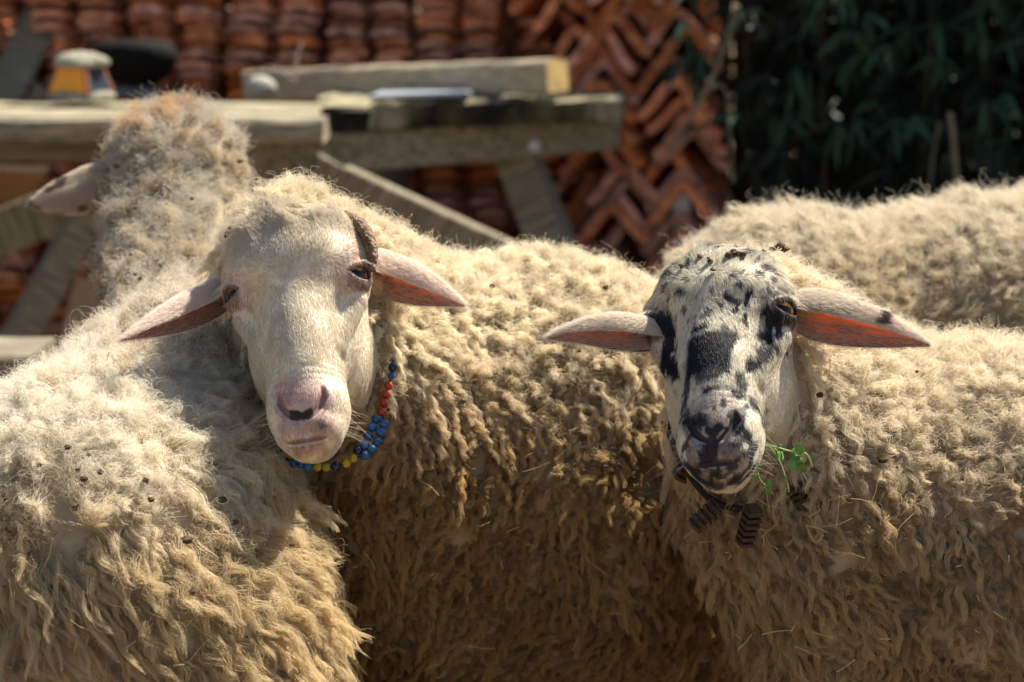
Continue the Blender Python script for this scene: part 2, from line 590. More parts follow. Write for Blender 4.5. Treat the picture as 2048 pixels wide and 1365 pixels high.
def skin_a(p, n):
    """pigment of the white-faced sheep, p in head frame"""
    x, y, z = p.T
    c = np.tile(np.array([.70, .62, .475]), (len(p), 1))
    pink = np.array([.50, .32, .275])
    nz = NZ[0](p, 60) - .5
    k = np.clip(sstep(.046, .024, z + nz * .02) * sstep(.0, -.02, y) * sstep(.034, .018, np.abs(x) + nz * .012) * sstep(-.024, -.014, z) * .85, 0, 1)[:, None]
    c = c * (1 - k) + pink * k
    e = np.abs(p - [0, 0, 0]); q = p.copy(); q[:, 0] = np.abs(q[:, 0])
    k = (sstep(.034, .016, np.linalg.norm(q - EYE_C - [0, -.005, 0], axis=1)) * .55)[:, None]
    c = c * (1 - k) + np.array([.58, .38, .32]) * k
    k = (sstep(.0200, .0184, np.linalg.norm(q - EYE_C * [P_W[0], 1, 1], axis=1)) * .8)[:, None]
    c = c * (1 - k) + np.array([.16, .08, .065]) * k
    k = (sstep(.05, .10, y) * .5)[:, None]
    c = c * (1 - k) + np.array([.66, .56, .42]) * k
    # dark patch on the tip of the nose
    pt = NZ[1](p, 130) - .5
    dd = np.abs(z - (-.0035 + np.abs(x) * .35)) - .0042 + pt * .004
    k = (sstep(.001, -.001, np.maximum(dd, np.abs(x + .0015) - .0115)) * (y < -.02))[:, None]
    c = c * (1 - k) + np.array([.012, .012, .013]) * k
    k = (sstep(.006, .003, np.hypot(x - .017, z + .012) + pt * .003) * (y < -.02) * .6)[:, None]
    c = c * (1 - k) + np.array([.09, .07, .07]) * k
    k = (sstep(.019, .014, np.abs(x)) * sstep(-.0335, -.029, z) * sstep(-.019, -.022, z) * (y < 0) * .8)[:, None]; c = c * (1 - k) + pink * .9 * k
    k = (sstep(.0007, -.0004, poly_sdf(q, PA, NOSTRIL)) * .9)[:, None]; c = c * (1 - k) + np.array([.10, .035, .03]) * k
    k = (sstep(.0011, -.0002, np.minimum(poly_sdf(q, PA, MOUTH), poly_sdf(q, PA, PHILTRUM) + .0006)) * .85)[:, None]; c = c * (1 - k) + np.array([.13, .05, .04]) * k
    return c * (.93 + .14 * NZ[3](p, 90))[:, None]


def skin_b(p, n):
    """pigment of the speckled sheep"""
    x, y, z = p.T
    wn_ = vnoise3(p, 55, 1) * .006
    P = p + wn_
    X, Y, Z = P.T
    c = np.tile(np.array([.70, .645, .51]), (len(p), 1))
    dark = np.array([.013, .013, .016])
    pink = np.array([.22, .155, .135])
    white = np.array([.70, .645, .51])
    k = np.clip(sstep(.046, .024, z) * sstep(.02, -.02, y) * .8, 0, 1)[:, None]
    c = c * (1 - k) + pink * k
    m = np.zeros(len(p))
    brk = np.clip(NZ[5](p * [1.6, 1.6, .8], 140) - .52, 0, 1) * 2.4 + (NZ[3](p * [1, 1, .6], 330) - .5) * .5
    def blob(cx, cz, rx, rz, amt=1.0, rot=0.0):
        nonlocal m
        a, b = X - cx, Z - cz
        r = math.radians(rot); a, b = a * math.cos(r) + b * math.sin(r), -a * math.sin(r) + b * math.cos(r)
        m = np.maximum(m, amt * sstep(1.12, .88, np.hypot(a / rx, b / rz) + brk) * (y < .03))
    # block on the bridge
    box = np.maximum(np.abs(X + .004 - (Z - .09) * .12) - .023, np.abs(Z - .089) - .021)
    m = np.maximum(m, sstep(.0015, -.0015, box) * (y < 0))
    blob(-.006, .064, .018, .009, .85); blob(.010, .068, .012, .010, .9)
    blob(-.026, .060, .006, .022, .9); blob(.027, .058, .006, .016, .9)
    blob(.014, .112, .008, .012, .8); blob(-.012, .120, .008, .006)
    # streaks below the eyes
    for cx, cz, rx, rz, rot in ((.046, .120, .009, .030, -14), (.054, .140, .011, .018, 0), (.040, .095, .008, .022, -18),
                                (-.047, .120, .010, .036, 12), (-.054, .146, .012, .014, 0), (-.041, .095, .006, .02, 14),
                                (.032, .150, .003, .009, -8), (.029, .128, .003, .008, -10)):
        blob(cx, cz, rx, rz, 1.0, rot)
    for cx, cz, r in ((.006, .142, .006), (.014, .150, .007), (.022, .145, .006), (-.008, .136, .005), (.020, .136, .005), (-.016, .146, .003),
                      (-.033, .150, .005), (-.040, .163, .005), (-.030, .166, .004), (-.047, .178, .006), (-.036, .186, .004), (-.045, .195, .007),
                      (.040, .178, .005), (.047, .190, .007), (.036, .196, .004), (.052, .178, .005), (.018, .172, .003), (.030, .206, .006),
                      (.044, .212, .008), (-.020, .180, .003), (.008, .190, .002), (-.024, .136, .004), (.026, .163, .004), (-.022, .200, .005),
                      (.002, .213, .006), (-.010, .222, .008), (.018, .222, .008), (-.033, .212, .006), (-.018, .160, .002), (.058, .163, .004)):
        blob(cx, cz, r * .72, r * .95, .95)
    sp = NZ[2](p, 210); m = np.maximum(m, sstep(.80, .86, sp) * .85 * (z > .115) * (y < .02)); m = np.maximum(m, sstep(.80, .86, NZ[0](p, 380)) * .8 * (z > .05) * (y < .03))
    # mottled muzzle
    mu = NZ[4](P, 75) * .6 + NZ[1](P, 190) * .4
    k2 = sstep(.56, .64, mu) * (z < .050) * (y < .015) * .95
    c = np.where(((np.abs(x) > .027) & (z < .04) & (y > -.03))[:, None], white, c)
    m = np.maximum(m, k2)
    blob(0, .004, .011, .010, 1.0); blob(.020, .018, .008, .004, 1, 40); blob(-.020, .018, .008, .004, 1, -40)
    m = np.maximum(m, sstep(.60, .68, NZ[5](P, 60)) * sstep(-.006, -.012, z) * .9)
    m = np.maximum(m, sstep(.55, .7, NZ[5](P, 70)) * sstep(.02, .03, z) * sstep(.055, .045, z) * (np.abs(x) > .022) * .9)
    q = p.copy(); q[:, 0] = np.abs(q[:, 0])
    k = (sstep(.030, .018, np.linalg.norm(q - EYE_C - [0, -.005, 0], axis=1)) * .6)[:, None]
    c = c * (1 - k) + np.array([.16, .11, .095]) * k
    k = (sstep(.0205, .0188, np.linalg.norm(q - EYE_C * [1.05, 1, 1], axis=1)) * .95)[:, None]
    c = c * (1 - k) + np.array([.025, .018, .016]) * k
    ln = np.minimum(np.minimum(poly_sdf(q, PB, NOSTRIL), poly_sdf(q, PB, MOUTH) - .0006), poly_sdf(q, PB, PHILTRUM))
    m = np.maximum(m, sstep(.0014, .0002, ln) * .95)
    c = c * (1 - m[:, None]) + dark * m[:, None]
    return c * (.92 + .16 * NZ[3](p, 90))[:, None]


def eye_local(side, P):
    e = EYE_C * [P.get('w', 1.0) * side, 1, 1]
    d = np.array([.74 * side, -.67, -.05]); d /= np.linalg.norm(d)
    return e, d


def face_fur(v, f, R, O, P, colfn, n, rng, seed_len=1.0, crest=0.0):
    """short hair lying on the face; returns world arrays"""
    fn = lambda p: head_sdf(p, P)
    wt = lambda c: (c[:, 1] < .10) * (1 + 1.0 * (c[:, 1] < .02))
    p = sample_surface(v, f, n, rng, wt)
    N = grad(fn, p)
    q = p.copy(); q[:, 0] = np.abs(q[:, 0])
    e = EYE_C * [P.get('w', 1.0), 1, 1]
    keep = np.linalg.norm(q - e, axis=1) > .0182
    keep &= ~((np.abs(p[:, 0]) < .016) & (np.abs(p[:, 2] - .003) < .008) & (p[:, 1] < -.02))       # bare nose pad
    ins = poly_sdf(q, P, NOSTRIL) < .0006
    mo = np.minimum(poly_sdf(q, P, MOUTH), poly_sdf(q, P, PHILTRUM)) < .0008
    keep &= ~ins & ~mo
    p, N, q = p[keep], N[keep], q[keep]
    x, y, z = p.T
    wz = P.get('whorl', .150)
    f0 = np.stack([x * 7 + NZ[2](p, 30) * .5 - .25, (y + .03) * 3, np.tanh((z - wz - np.abs(x) * .45 + (NZ[4](p, 28) - .5) * .04) / .03)], -1)
    side = sstep(.02, .06, y)[:, None]
    f0 = nrm(f0) * (1 - side) + np.array([0, .8, -.6]) * side
    f0 = f0 + vnoise3(p, 35, 0) * (.28 + .5 * crest * sstep(.175, .20, z))[:, None] + vnoise3(p, 120, 2) * .07 + vnoise3(p, 190, 1) * (.5 * crest * sstep(.17, .19, z))[:, None]
    f0 = f0 - N * (f0 * N).sum(1, keepdims=True); f0 = nrm(f0)
    L = .0052 + .007 * sstep(.165, .21, z) + crest * .012 * sstep(.180, .215, z) + .006 * sstep(.03, .07, y) + P.get('cw', .017) * sstep(.035, .065, y) * sstep(.02, .05, z)
    L = L * (1 - .28 * sstep(.060, .02, z)) * (.7 + .6 * rng.random(len(p))) * seed_len
    lift = (.22 + .25 * rng.random(len(p)) + .25 * crest * sstep(.18, .21, z))[:, None]
    k = 6
    t = np.linspace(0, 1, k)
    wav = vnoise3(p, 60, 3) * (.35 + 1.4 * crest * sstep(.175, .2, z))[:, None]
    out = np.zeros((len(p), k, 3))
    for i, s in enumerate(t):
        out[:, i] = p - N * .0004 + L[:, None] * (s * (f0 + N * lift * (1.2 - s)) + wav * s * s * .45)
        if crest: out[:, i] += (L * crest * sstep(.175, .2, z))[:, None] * np.cross(N, f0) * (.22 * np.sin(s * 7 + NZ[3](p, 40) * 12))[:, None]
    C = colfn(p + rng.normal(0, .0011, p.shape), N) * (.86 + .28 * rng.random(len(p)))[:, None]
    rad = np.outer(.00013 * (.8 + .5 * rng.random(len(p))), 1 - .75 * t ** 1.5)
    W = out @ R.T + O
    return W, rad, np.clip(C, .005, .95)


def lashes(R, O, P, rng, col, n=46):
    Ps = []; 
    for side in (-1, 1):
        e, d = eye_local(side, P)
        ez = np.cross(d, [0, 0, 1.0]); ez /= np.linalg.norm(ez); eu = np.cross(ez, d)
        if eu[2] < 0: eu = -eu
        for i in range(n):
            a = rng.uniform(-.013, .013)
            b = .0070 * (1 - (a / .0155) ** 2) + .001 + rng.uniform(0, .0012)
            r0 = e + ez * a + eu * b + d * math.sqrt(max(1e-6, .0186 ** 2 - a * a - b * b))
            dirn = nrm(d * 1.0 + eu * rng.uniform(.0, .5) + ez * (a / .013 * .7 + rng.uniform(-.15, .15)))
            L = rng.uniform(.009, .015)
            Ps.append([r0 + dirn * L * s - eu * L * .75 * s * s for s in np.linspace(0, 1, 6)])
    W = np.array(Ps) @ R.T + O
    t = np.linspace(0, 1, 6)
    return W, np.outer(np.full(len(W), .00017), 1 - .8 * t), np.tile(np.array(col), (len(W), 1))


def whiskers(R, O, rng, col, n=70):
    Ps = []
    for i in range(n):
        s = rng.choice([-1, 1]); z = rng.uniform(-.02, .03)
        r0 = np.array([s * rng.uniform(.024, .036), rng.uniform(-.02, .012), z])
        d = nrm(np.array([s * 1.0, rng.uniform(-.6, .3), rng.uniform(-.7, .15)]))
        L = rng.uniform(.012, .036)
        Ps.append([r0 + d * L * q + np.array([0, 0, -1]) * L * .35 * q * q for q in np.linspace(0, 1, 6)])
    W = np.array(Ps) @ R.T + O
    t = np.linspace(0, 1, 6)
    return W, np.outer(np.full(len(W), .00013), 1 - .8 * t), np.tile(np.array(col), (len(W), 1))


def ear_fuzz(em, rng, n, col, L0=.006, inner=False):
    vs, fs, part, uu, tt, ax = em
    M = len(vs) // 2
    nf = np.array([f for f in fs if (min(f) >= M if inner else max(f) < M)])
    if inner: nf = nf[np.abs(tt[nf]).mean(1) > .45]
    a, b, c, d = (vs[nf[:, i]] for i in range(4))
    ar = np.linalg.norm(np.cross(c - a, d - b), axis=1); cum = np.cumsum(ar); cum /= cum[-1]
    k = np.searchsorted(cum, rng.random(n))
    s, t = rng.random(n)[:, None], rng.random(n)[:, None]
    p = a[k] * (1 - s) * (1 - t) + b[k] * s * (1 - t) + c[k] * s * t + d[k] * (1 - s) * t
    N = nrm(np.cross(c - a, d - b))[k]
    cen = vs[:M].mean(0)
    fl = ((p - vs[(nf[k][:, 0] + M) % (2 * M)]) * N).sum(1) < 0
    N[fl] *= -1
    dirn = nrm(ax + N * .35 + rng.normal(0, .18, p.shape))
    L = L0 * (.5 + rng.random(n))
    T = np.linspace(0, 1, 5)
    W = p[:, None] + dirn[:, None] * (L[:, None] * T)[..., None] - N[:, None] * (L[:, None] * T * T * .2)[..., None]
    rad = np.outer(np.full(n, .00011), 1 - .8 * T)
    C = np.tile(np.array(col), (n, 1)) * (.85 + .3 * rng.random(n))[:, None]
    return W, rad, C


# ------------------------------------------------------------------ fleece
def fleece(v, f, fn, spec, rng, extra_keep=None):
    """locks of curly fibres on a body surface. returns P, R, C"""
    n = spec['n']
    def wt(c):
        w = np.ones(len(c))
        if 'wt' in spec: w = spec['wt'](c)
        return w
    p = sample_surface(v, f, n, rng, wt)
    N = grad(fn, p, .004)
    keep = spec['keep'](p, N) if 'keep' in spec else np.ones(len(p), bool)
    p, N = p[keep], N[keep]
    n = len(p)
    L = spec['len'](p, N) * (.7 + .6 * rng.random(n))
    A = spec['amp'](p, N)            # curl amplitude
    K = spec['turns'](p, N) * (.75 + .5 * rng.random(n))
    W0 = spec['width'](p, N) * (.7 + .6 * rng.random(n))
    flow = spec['flow'](p, N)
    flow = flow + vnoise3(p, spec.get('fs', 14), 0) * spec.get('fn', .5) + rng.normal(0, spec.get('jit', .22), p.shape)
    T = nrm(flow - N * (flow * N).sum(1, keepdims=True))
    B = np.cross(N, T)
    up = spec['lift'](p, N)[:, None]
    m = spec['m']; k = spec.get('k', 11)
    t = np.linspace(0, 1, k)
    ph = rng.random(n) * 6.28
    hand = rng.choice([-1, 1], n)
    # lock spine
    S = np.zeros((n, k, 3))
    wob = vnoise3(p, 90, 2)
    for i, s in enumerate(t):
        S[:, i] = p - N * .004 + L[:, None] * (N * up * (s - .55 * s * s) * 1.9 + T * (1 - up * .7) * (s ** 1.35) + wob * .28 * s * s)
        an = ph + hand * K * 6.28 * s
        am = (A * min(1, s * 2.2) * (1 - .35 * s))[:, None]
        S[:, i] += am * (B * np.cos(an)[:, None] + (N * .8 + T * .3) * np.sin(an)[:, None])
    # fibres
    u = rng.random((n, m)); th = rng.random((n, m)) * 6.28
    r = np.sqrt(u) * W0[:, None]
    ox, oy = r * np.cos(th), r * np.sin(th)
    fr = (spec.get('frizz', .0016) * (1 + 1.2 * topness(N)))[:, None, None]
    P = np.repeat(S, m, 0).reshape(n, m, k, 3)
    prof = (1 - spec.get('taper', .78) * t ** 1.2)
    # loose fibres leave the lock
    tp_ = topness(N)
    loose = (rng.random((n, m)) < (spec.get('loose', .14) + .35 * tp_)[:, None])
    lo = np.where(loose, rng.uniform(.3, 1.5, (n, m)), 0)
    tw = np.outer(np.ones(m), t) * 2.2
    c, s_ = np.cos(tw), np.sin(tw)
    offx = (ox[:, :, None] * c[None] - oy[:, :, None] * s_[None])
    offy = (ox[:, :, None] * s_[None] + oy[:, :, None] * c[None])
    pr = prof[None, None, :] + lo[:, :, None] * (t ** 1.3)[None, None, :]
    P = P + (offx * pr)[..., None] * B[:, None, None, :] + (offy * pr)[..., None] * (nrm(N * .75 - T * .5))[:, None, None, :]
    w1 = rng.random((n, m, 1)) * 6.28; w2 = rng.random((n, m, 1)) * 6.28; fq = rng.uniform(1.0, min(4.5, (k - 1) / 3.6), (n, m, 1))
    fa = fr * (.6 + .9 * rng.random((n, m, 1))) * (1 + 1.5 * loose[:, :, None])
    P = P + (np.sin(w1 + fq * 6.28 * t) * fa * t ** .5)[..., None] * B[:, None, None, :]
    P = P + (np.cos(w2 + fq * 5.1 * t) * fa * t ** .5)[..., None] * N[:, None, None, :]
    # individual lengths
    le = rng.uniform(.72, 1.0, (n, m, 1, 1))
    P0 = P[:, :, :1]
    P = P0 + (P - P0) * le
    C = spec['col'](p, N, rng)                         # per lock
    C = np.repeat(C[:, None], m, 1) * (.88 + .24 * rng.random((n, m, 1)))
    R = spec.get('rad', .00021) * (.75 + .5 * rng.random((n, m, 1))) * (1 - .55 * t ** 2)[None, None] * np.where(loose, .7, 1)[:, :, None]
    return P.reshape(-1, k, 3), R.reshape(-1, k), np.clip(C.reshape(-1, 3), .01, .95)


def fly(v, f, fn, n, rng, L, col, keep=None, rad=.00011):
    """single stray fibres standing off the fleece"""
    p = sample_surface(v, f, n, rng)
    N = grad(fn, p, .004)
    if keep is not None:
        kk = keep(p, N); p, N = p[kk], N[kk]
    n = len(p); k = 12; t = np.linspace(0, 1, k)
    Ls = L(p, N) * (.6 + .8 * rng.random(n))
    D = nrm(N + rng.normal(0, .45, p.shape)); B = nrm(np.cross(D, rng.normal(0, 1, p.shape))); E = np.cross(D, B)
    ph = rng.random(n) * 6.28; fq = rng.uniform(1.0, 3.2, n); am = Ls * rng.uniform(.05, .16, n)
    P = p[:, None] + (Ls[:, None] * t)[..., None] * D[:, None]
    an = ph[:, None] + 6.28 * fq[:, None] * t
    P = P + (am[:, None] * np.cos(an) * t)[..., None] * B[:, None] + (am[:, None] * np.sin(an) * t)[..., None] * E[:, None]
    C = np.tile(np.array(col), (n, 1)) * (.85 + .3 * rng.random(n))[:, None]
    return P, np.outer(np.full(n, rad), 1 - .5 * t), C


def cat3(*a):
    ks = max(x[0].shape[1] for x in a)
    out = [[], [], []]
    for P, R, C in a:
        if P.shape[1] != ks:
            s = np.linspace(0, P.shape[1] - 1, ks); i = np.floor(s).astype(int).clip(0, P.shape[1] - 2); fr = s - i
            P = P[:, i] * (1 - fr)[None, :, None] + P[:, i + 1] * fr[None, :, None]
            R = R[:, i] * (1 - fr) + R[:, i + 1] * fr
        out[0].append(P); out[1].append(R); out[2].append(C)
    return [np.concatenate(o) for o in out]


# ------------------------------------------------------------------ the four sheep
EARS = tint_mat('ear_outer', rough=.6, spec=.3, transl=.5, tcol='blood')
VIEW0 = np.array([0, 0, CAM_Z])


def body_fn(prims, k=.05):
    def fn(p):
        d = None
        for pr in prims:
            if pr[0] == 'e': x = ell(p, pr[1], pr[2])
            else: x = cap(p, pr[1], pr[2], pr[3], pr[4])
            kk = pr[-1] if isinstance(pr[-1], dict) else {}
            d = x if d is None else smin(d, x, kk.get('k', k))
        n = NZ[0](p, 22) * .012 + NZ[1](p, 55) * .006
        return d - n + .009
    return fn


def legs(feet, tops, r0):
    out = []
    for ft, tp in zip(feet, tops):
        ft = np.array(ft); tp = np.array(tp)
        knee = ft * .45 + tp * .55; knee[1] += .02
        out.append(('c', tp, knee, r0, .032, dict(k=.04)))
        out.append(('c', knee, np.array([ft[0], ft[1], .07]), .027, .019, dict(k=.02)))
        out.append(('c', np.array([ft[0], ft[1], .06]), np.array([ft[0], ft[1] - .012, .022]), .022, .026, dict(k=.01)))
    return out


def to_world(R, O, p): return p @ R.T + O
def to_local(R, O, p): return (p - O) @ R


def make_sheep(name, label, loc, prims, lo, hi, head=None, ears=(), fleeces=(), under=(.40, .31, .20), wool_label=None, group=None, seed=1):
    rng = np.random.default_rng(seed)
    loc = np.asarray(loc, float)
    root = empty(name, loc, label, 'sheep', group)
    fn = body_fn(prims)
    v, f = surface_net(fn, lo, hi, .009, 3)
    n_body = len(v)
    col = np.tile(np.array(under), (len(v), 1)) * (.8 + .4 * NZ[2](v, 40))[:, None]
    low = sstep(.34, .26, v[:, 2])[:, None]
    col = col * (1 - low) + np.array([.5, .43, .33]) * low
    hoof = sstep(.055, .045, v[:, 2])[:, None]; col = col * (1 - hoof) + np.array([.04, .035, .03]) * hoof
    V, F, Cc, MI, GL = [v], [f], [col], [np.zeros(len(f), int)], [np.ones((len(v), 3)) * .3]
    off = len(v)
    hair = []
    if head:
        R, O, P, cf = head['R'], head['O'], head['P'], head['col']
        hv, hf, hn = make_head(P)
        V.append(to_world(R, O, hv)); F.append(hf + off); MI.append(np.ones(len(hf), int)); Cc.append(cf(hv, hn)); off += len(hv); GL.append(np.ones((len(hv), 3)) * .3)
        head['mesh'] = (hv, hf)
        hair.append(face_fur(hv, hf, R, O, P, cf, head['nf'], rng, head.get('fl', 1), head.get('crest', 0)))
        hair.append(lashes(R, O, P, rng, head['lash']))
        hair.append(whiskers(R, O, rng, head.get('whisk', (.75, .68, .5))))
    for e in ears:
        em = ear_mesh(*e['args'], **e.get('kw', {}))
        vs, fs, part, uu, tt, ax = em
        p0, p1 = np.array(e['outer']), np.array(e['inner'])
        c = p0 * (1 - part[:, None]) + p1 * part[:, None]
        c = c * (.85 + .3 * NZ[1](vs, 60))[:, None]
        if 'spots' in e:
            s = sstep(e['spots'], e['spots'] + .06, NZ[4](vs, 75)) * (1 - part)
            if 'edge' in e: s = np.maximum(s, sstep(.6, .66, NZ[5](vs, 60)) * (np.abs(tt) > .8) * (1 - part))
            c = c * (1 - s[:, None]) + np.array(e.get('scol', (.03, .025, .025))) * s[:, None]
        # thin skin with blood vessels in the middle, hairy and dull towards the rims
        st = np.stack([uu * 2.4, tt * 5.0 + uu * 1.6, uu * 0], -1)
        pt = sstep(.28, .50, NZ[3](st + len(V), 2.2)) * sstep(.52, .25, np.abs(tt - .40)) * sstep(.93, .70, uu) * sstep(.08, .28, uu)
        gw = e.get('glow', 1.0)  # per-ear strength, dims the glow of a shaded ear by colour
        g_out = np.array(e.get('blood', (1.0, .74, .58))); g_in = np.array([.26, .13, .09]) * (1 - pt[:, None] * gw) + np.array([1.0, .20, .03]) * pt[:, None] * gw
        GL.append(np.where(part[:, None] > .5, g_in, g_out))
        V.append(vs); F.append(fs + off); Cc.append(c)
        MI.append(np.where(part[fs].mean(1) > .5, 3, 2)); off += len(vs)
        fz = ear_fuzz(em, rng, e.get('nfz', 14000), e['outer'] if 'fz' not in e else e['fz'], e.get('fzl', .006))
        if 'spots' in e:
            s = sstep(e['spots'], e['spots'] + .06, NZ[4](fz[0][:, 0], 75))[:, None]
            fz = (fz[0], fz[1], fz[2] * (1 - s) + np.array(e.get('scol', (.03, .025, .025))) * s)
        hair.append(fz)
        hair.append(ear_fuzz(em, rng, 2600, np.array(e['outer']) * 1.05, .009, True))
    me = mesh_np('body', np.concatenate(V) - loc, np.concatenate(F), [M_UNDER, M_SKIN, EARS, M_EAR], np.concatenate(Cc), np.concatenate(MI), glow=np.concatenate(GL))
    link('body', me, root, keep=False)
    wool = []
    hn_ = None
    for s in fleeces:
        s = dict(s)
        kp = s.get('keep')
        def keep(p, N, kp=kp):
            vd = nrm(VIEW0 - p)
            k = (N * vd).sum(1) > -.45
            if head:
                q = to_local(head['R'], head['O'], p)
                hd = head_sdf(q, head['P'])
                k &= hd > .000
                k &= ~((q[:, 1] < .03) & (q[:, 2] < .185) & (hd < .035)) & ~((q[:, 1] < .02) & (q[:, 2] < .205) & (hd < .02)) & ~((q[:, 1] < -.02) & (hd < .03))
            if kp: k &= kp(p, N)
            return k
        s['keep'] = keep
        if s.get('fly'): wool.append(fly(v, f, fn, s['n'], rng, s['len'], s['col'], keep, s.get('rad', .00011)))
        else: wool.append(fleece(v, f, fn, s, rng))
    P_, R_, C_ = cat3(*wool)
    hair_object('wool', P_, R_, C_, M_WOOL, root, loc)
    print(name, 'verts', len(me.vertices), 'wool fibres', len(P_))
    if hair:
        P_, R_, C_ = cat3(*hair)
        hair_object('face_hair', P_, R_, C_, M_FUR, root, loc)
    if head:
        for side in (-1, 1):
            e, d = eye_local(side, head['P'])
            dc = nrm((VIEW0 - to_world(head['R'], head['O'], e)) @ head['R'])
            dw = nrm(d * .6 + dc * .4)
            X = Vector(dw); Z = Vector((0, 0, 1)); Y = Z.cross(X).normalized(); Z = X.cross(Y)
            M = Matrix((X, Y, Z)).transposed()
            o = link('eye', eye_mesh('eye', head['iris'][0], head['iris'][1], (.10, .065, .05)), root, keep=False)
            W = Matrix(head['R'].tolist()) @ M
            o.matrix_basis = Matrix.Translation(Vector((to_world(head['R'], head['O'], e) - loc).tolist())) @ W.to_4x4()
    return root, fn, (v, f)


def const(x): return lambda p, N: np.full(len(p), float(x))


def wool_col(base, tip, var=.18, seed=0, dirt=0.0, dcol=(.16, .11, .07)):
    base, tip = np.array(base), np.array(tip)
    def f(p, N, rng):
        k = NZ[(seed + 1) % 6](p, 18)[:, None]
        c = base * (1 - k) + tip * k
        if dirt: 
            d = (sstep(.66, .8, NZ[(seed + 3) % 6](p, 60)) * dirt)[:, None]
            c = c * (1 - d) + np.array(dcol) * d
        return c * (1 - var / 2 + var * rng.random((len(p), 1)))
    return f


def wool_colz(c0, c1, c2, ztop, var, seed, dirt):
    """dirt brown low down, with sunlit backs and shaded flanks painted in by height"""
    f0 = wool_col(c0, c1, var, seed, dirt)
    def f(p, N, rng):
        k = (sstep(.19, .02, ztop - p[:, 2] + (NZ[2](p, 14) - .5) * .08) * .95)[:, None]  # paler top stands for sun, browner flanks for shade and dirt
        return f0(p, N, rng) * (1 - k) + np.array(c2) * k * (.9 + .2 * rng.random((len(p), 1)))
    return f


def down(bias=(0, 0, 0)):
    b = np.array(bias, float)
    return lambda p, N: np.tile(np.array([0, 0, -1.0]) + b, (len(p), 1))


topness = lambda N: sstep(.25, .75, N[:, 2])

# --- sheep with the white face and bead necklace
RA = rot_head(36.5, -2, 9.8)
DA = 2.38
OA = at(591, 566, DA) - RA @ np.array([0, -.01, .155])
PA = dict(id=1, fw=.008, w=1.02, brow=.006, whorl=.150)
headA = dict(R=RA, O=OA, P=PA, col=skin_a, nf=120000, crest=.9, fl=1.0, lash=(.8, .74, .62), iris=((.12, .05, .018), (.26, .13, .05)), gaze={1: (-.25, -.3, .0), -1: (.1, -.3, -.1)})
earsA = [
    dict(args=(at(462, 574, 2.44), at(243, 681, 2.335), (-.1, -1, .12), (-.25, 0, 1), .0215), kw=dict(sag=-.004, ph0=-4, ph1=230), glow=.25, outer=(.78, .62, .54), inner=(.62, .40, .32), fz=(.86, .76, .66)),
    dict(args=(at(728, 520, 2.45), at(929, 612, 2.42), (.1, -1, .15), (.3, 0, 1), .0245), kw=dict(sag=-.002, ph0=0, ph1=246), outer=(.80, .64, .56), inner=(.62, .40, .32), fz=(.88, .78, .68)),
]
primsA = [
    ('c', at(594, 538, 2.50), at(800, 780, 2.66), .072, .143),
    ('c', at(652, 690, 2.47), at(770, 890, 2.60), .068, .135),
    ('e', at(810, 960, 2.66), (.105, .15, .215)),
    ('e', at(1085, 985, 2.76), (.245, .215, .262)),
    ('e', at(1390, 1080, 2.86), (.11, .15, .20)),
] + legs([at(820, 0, 2.62) * [1, 1, 0], at(900, 0, 2.80) * [1, 1, 0], at(1230, 0, 2.70) * [1, 1, 0], at(1420, 0, 2.93) * [1, 1, 0]],
         [at(850, 1220, 2.66), at(950, 1220, 2.82), at(1250, 1180, 2.74), at(1430, 1150, 2.92)], .085)
zA = at(1000, 560, 2.7)[2]
flA = [
    dict(n=9000, m=18, k=9, len=lambda p, N: .010 + .012 * topness(N), amp=const(.002), turns=const(1.), width=const(.008), flow=down(), lift=const(.55), fs=25, fn=1.0, jit=.6, col=wool_colz((0.265, 0.171, 0.071), (0.408, 0.284, 0.134), (.74, .66, .50), zA, .2, 1, .2), loose=.6, frizz=.0026, taper=.1, rad=.00022),  # undercoat darker than the locks, paints the shade between them
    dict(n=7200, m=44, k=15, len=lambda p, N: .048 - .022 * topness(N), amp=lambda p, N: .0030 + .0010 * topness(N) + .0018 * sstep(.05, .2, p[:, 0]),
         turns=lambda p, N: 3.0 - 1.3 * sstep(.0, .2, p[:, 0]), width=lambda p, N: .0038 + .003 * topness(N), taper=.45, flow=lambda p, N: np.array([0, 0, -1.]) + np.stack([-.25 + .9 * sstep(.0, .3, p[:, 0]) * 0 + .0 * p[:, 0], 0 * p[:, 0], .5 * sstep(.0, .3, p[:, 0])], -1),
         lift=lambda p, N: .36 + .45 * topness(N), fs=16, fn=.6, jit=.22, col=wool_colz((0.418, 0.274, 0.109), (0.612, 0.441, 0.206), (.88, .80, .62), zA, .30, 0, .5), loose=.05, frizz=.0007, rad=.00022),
    dict(n=2400, m=30, k=9, len=const(.026), amp=const(.003), turns=const(1.2), width=const(.007), flow=down(), lift=const(.9), fs=25, fn=1.2,
         keep=lambda p, N: (p[:, 0] < at(900, 0, 2.6)[0]) & (p[:, 2] > at(0, 800, 2.5)[2]), col=wool_col((.66, .56, .38), (.80, .70, .52), .2, 1), loose=.4, frizz=.0022, rad=.0002),
    dict(fly=True, n=4500, len=lambda p, N: .016 + .012 * topness(N), col=(.78, .70, .52)),
]
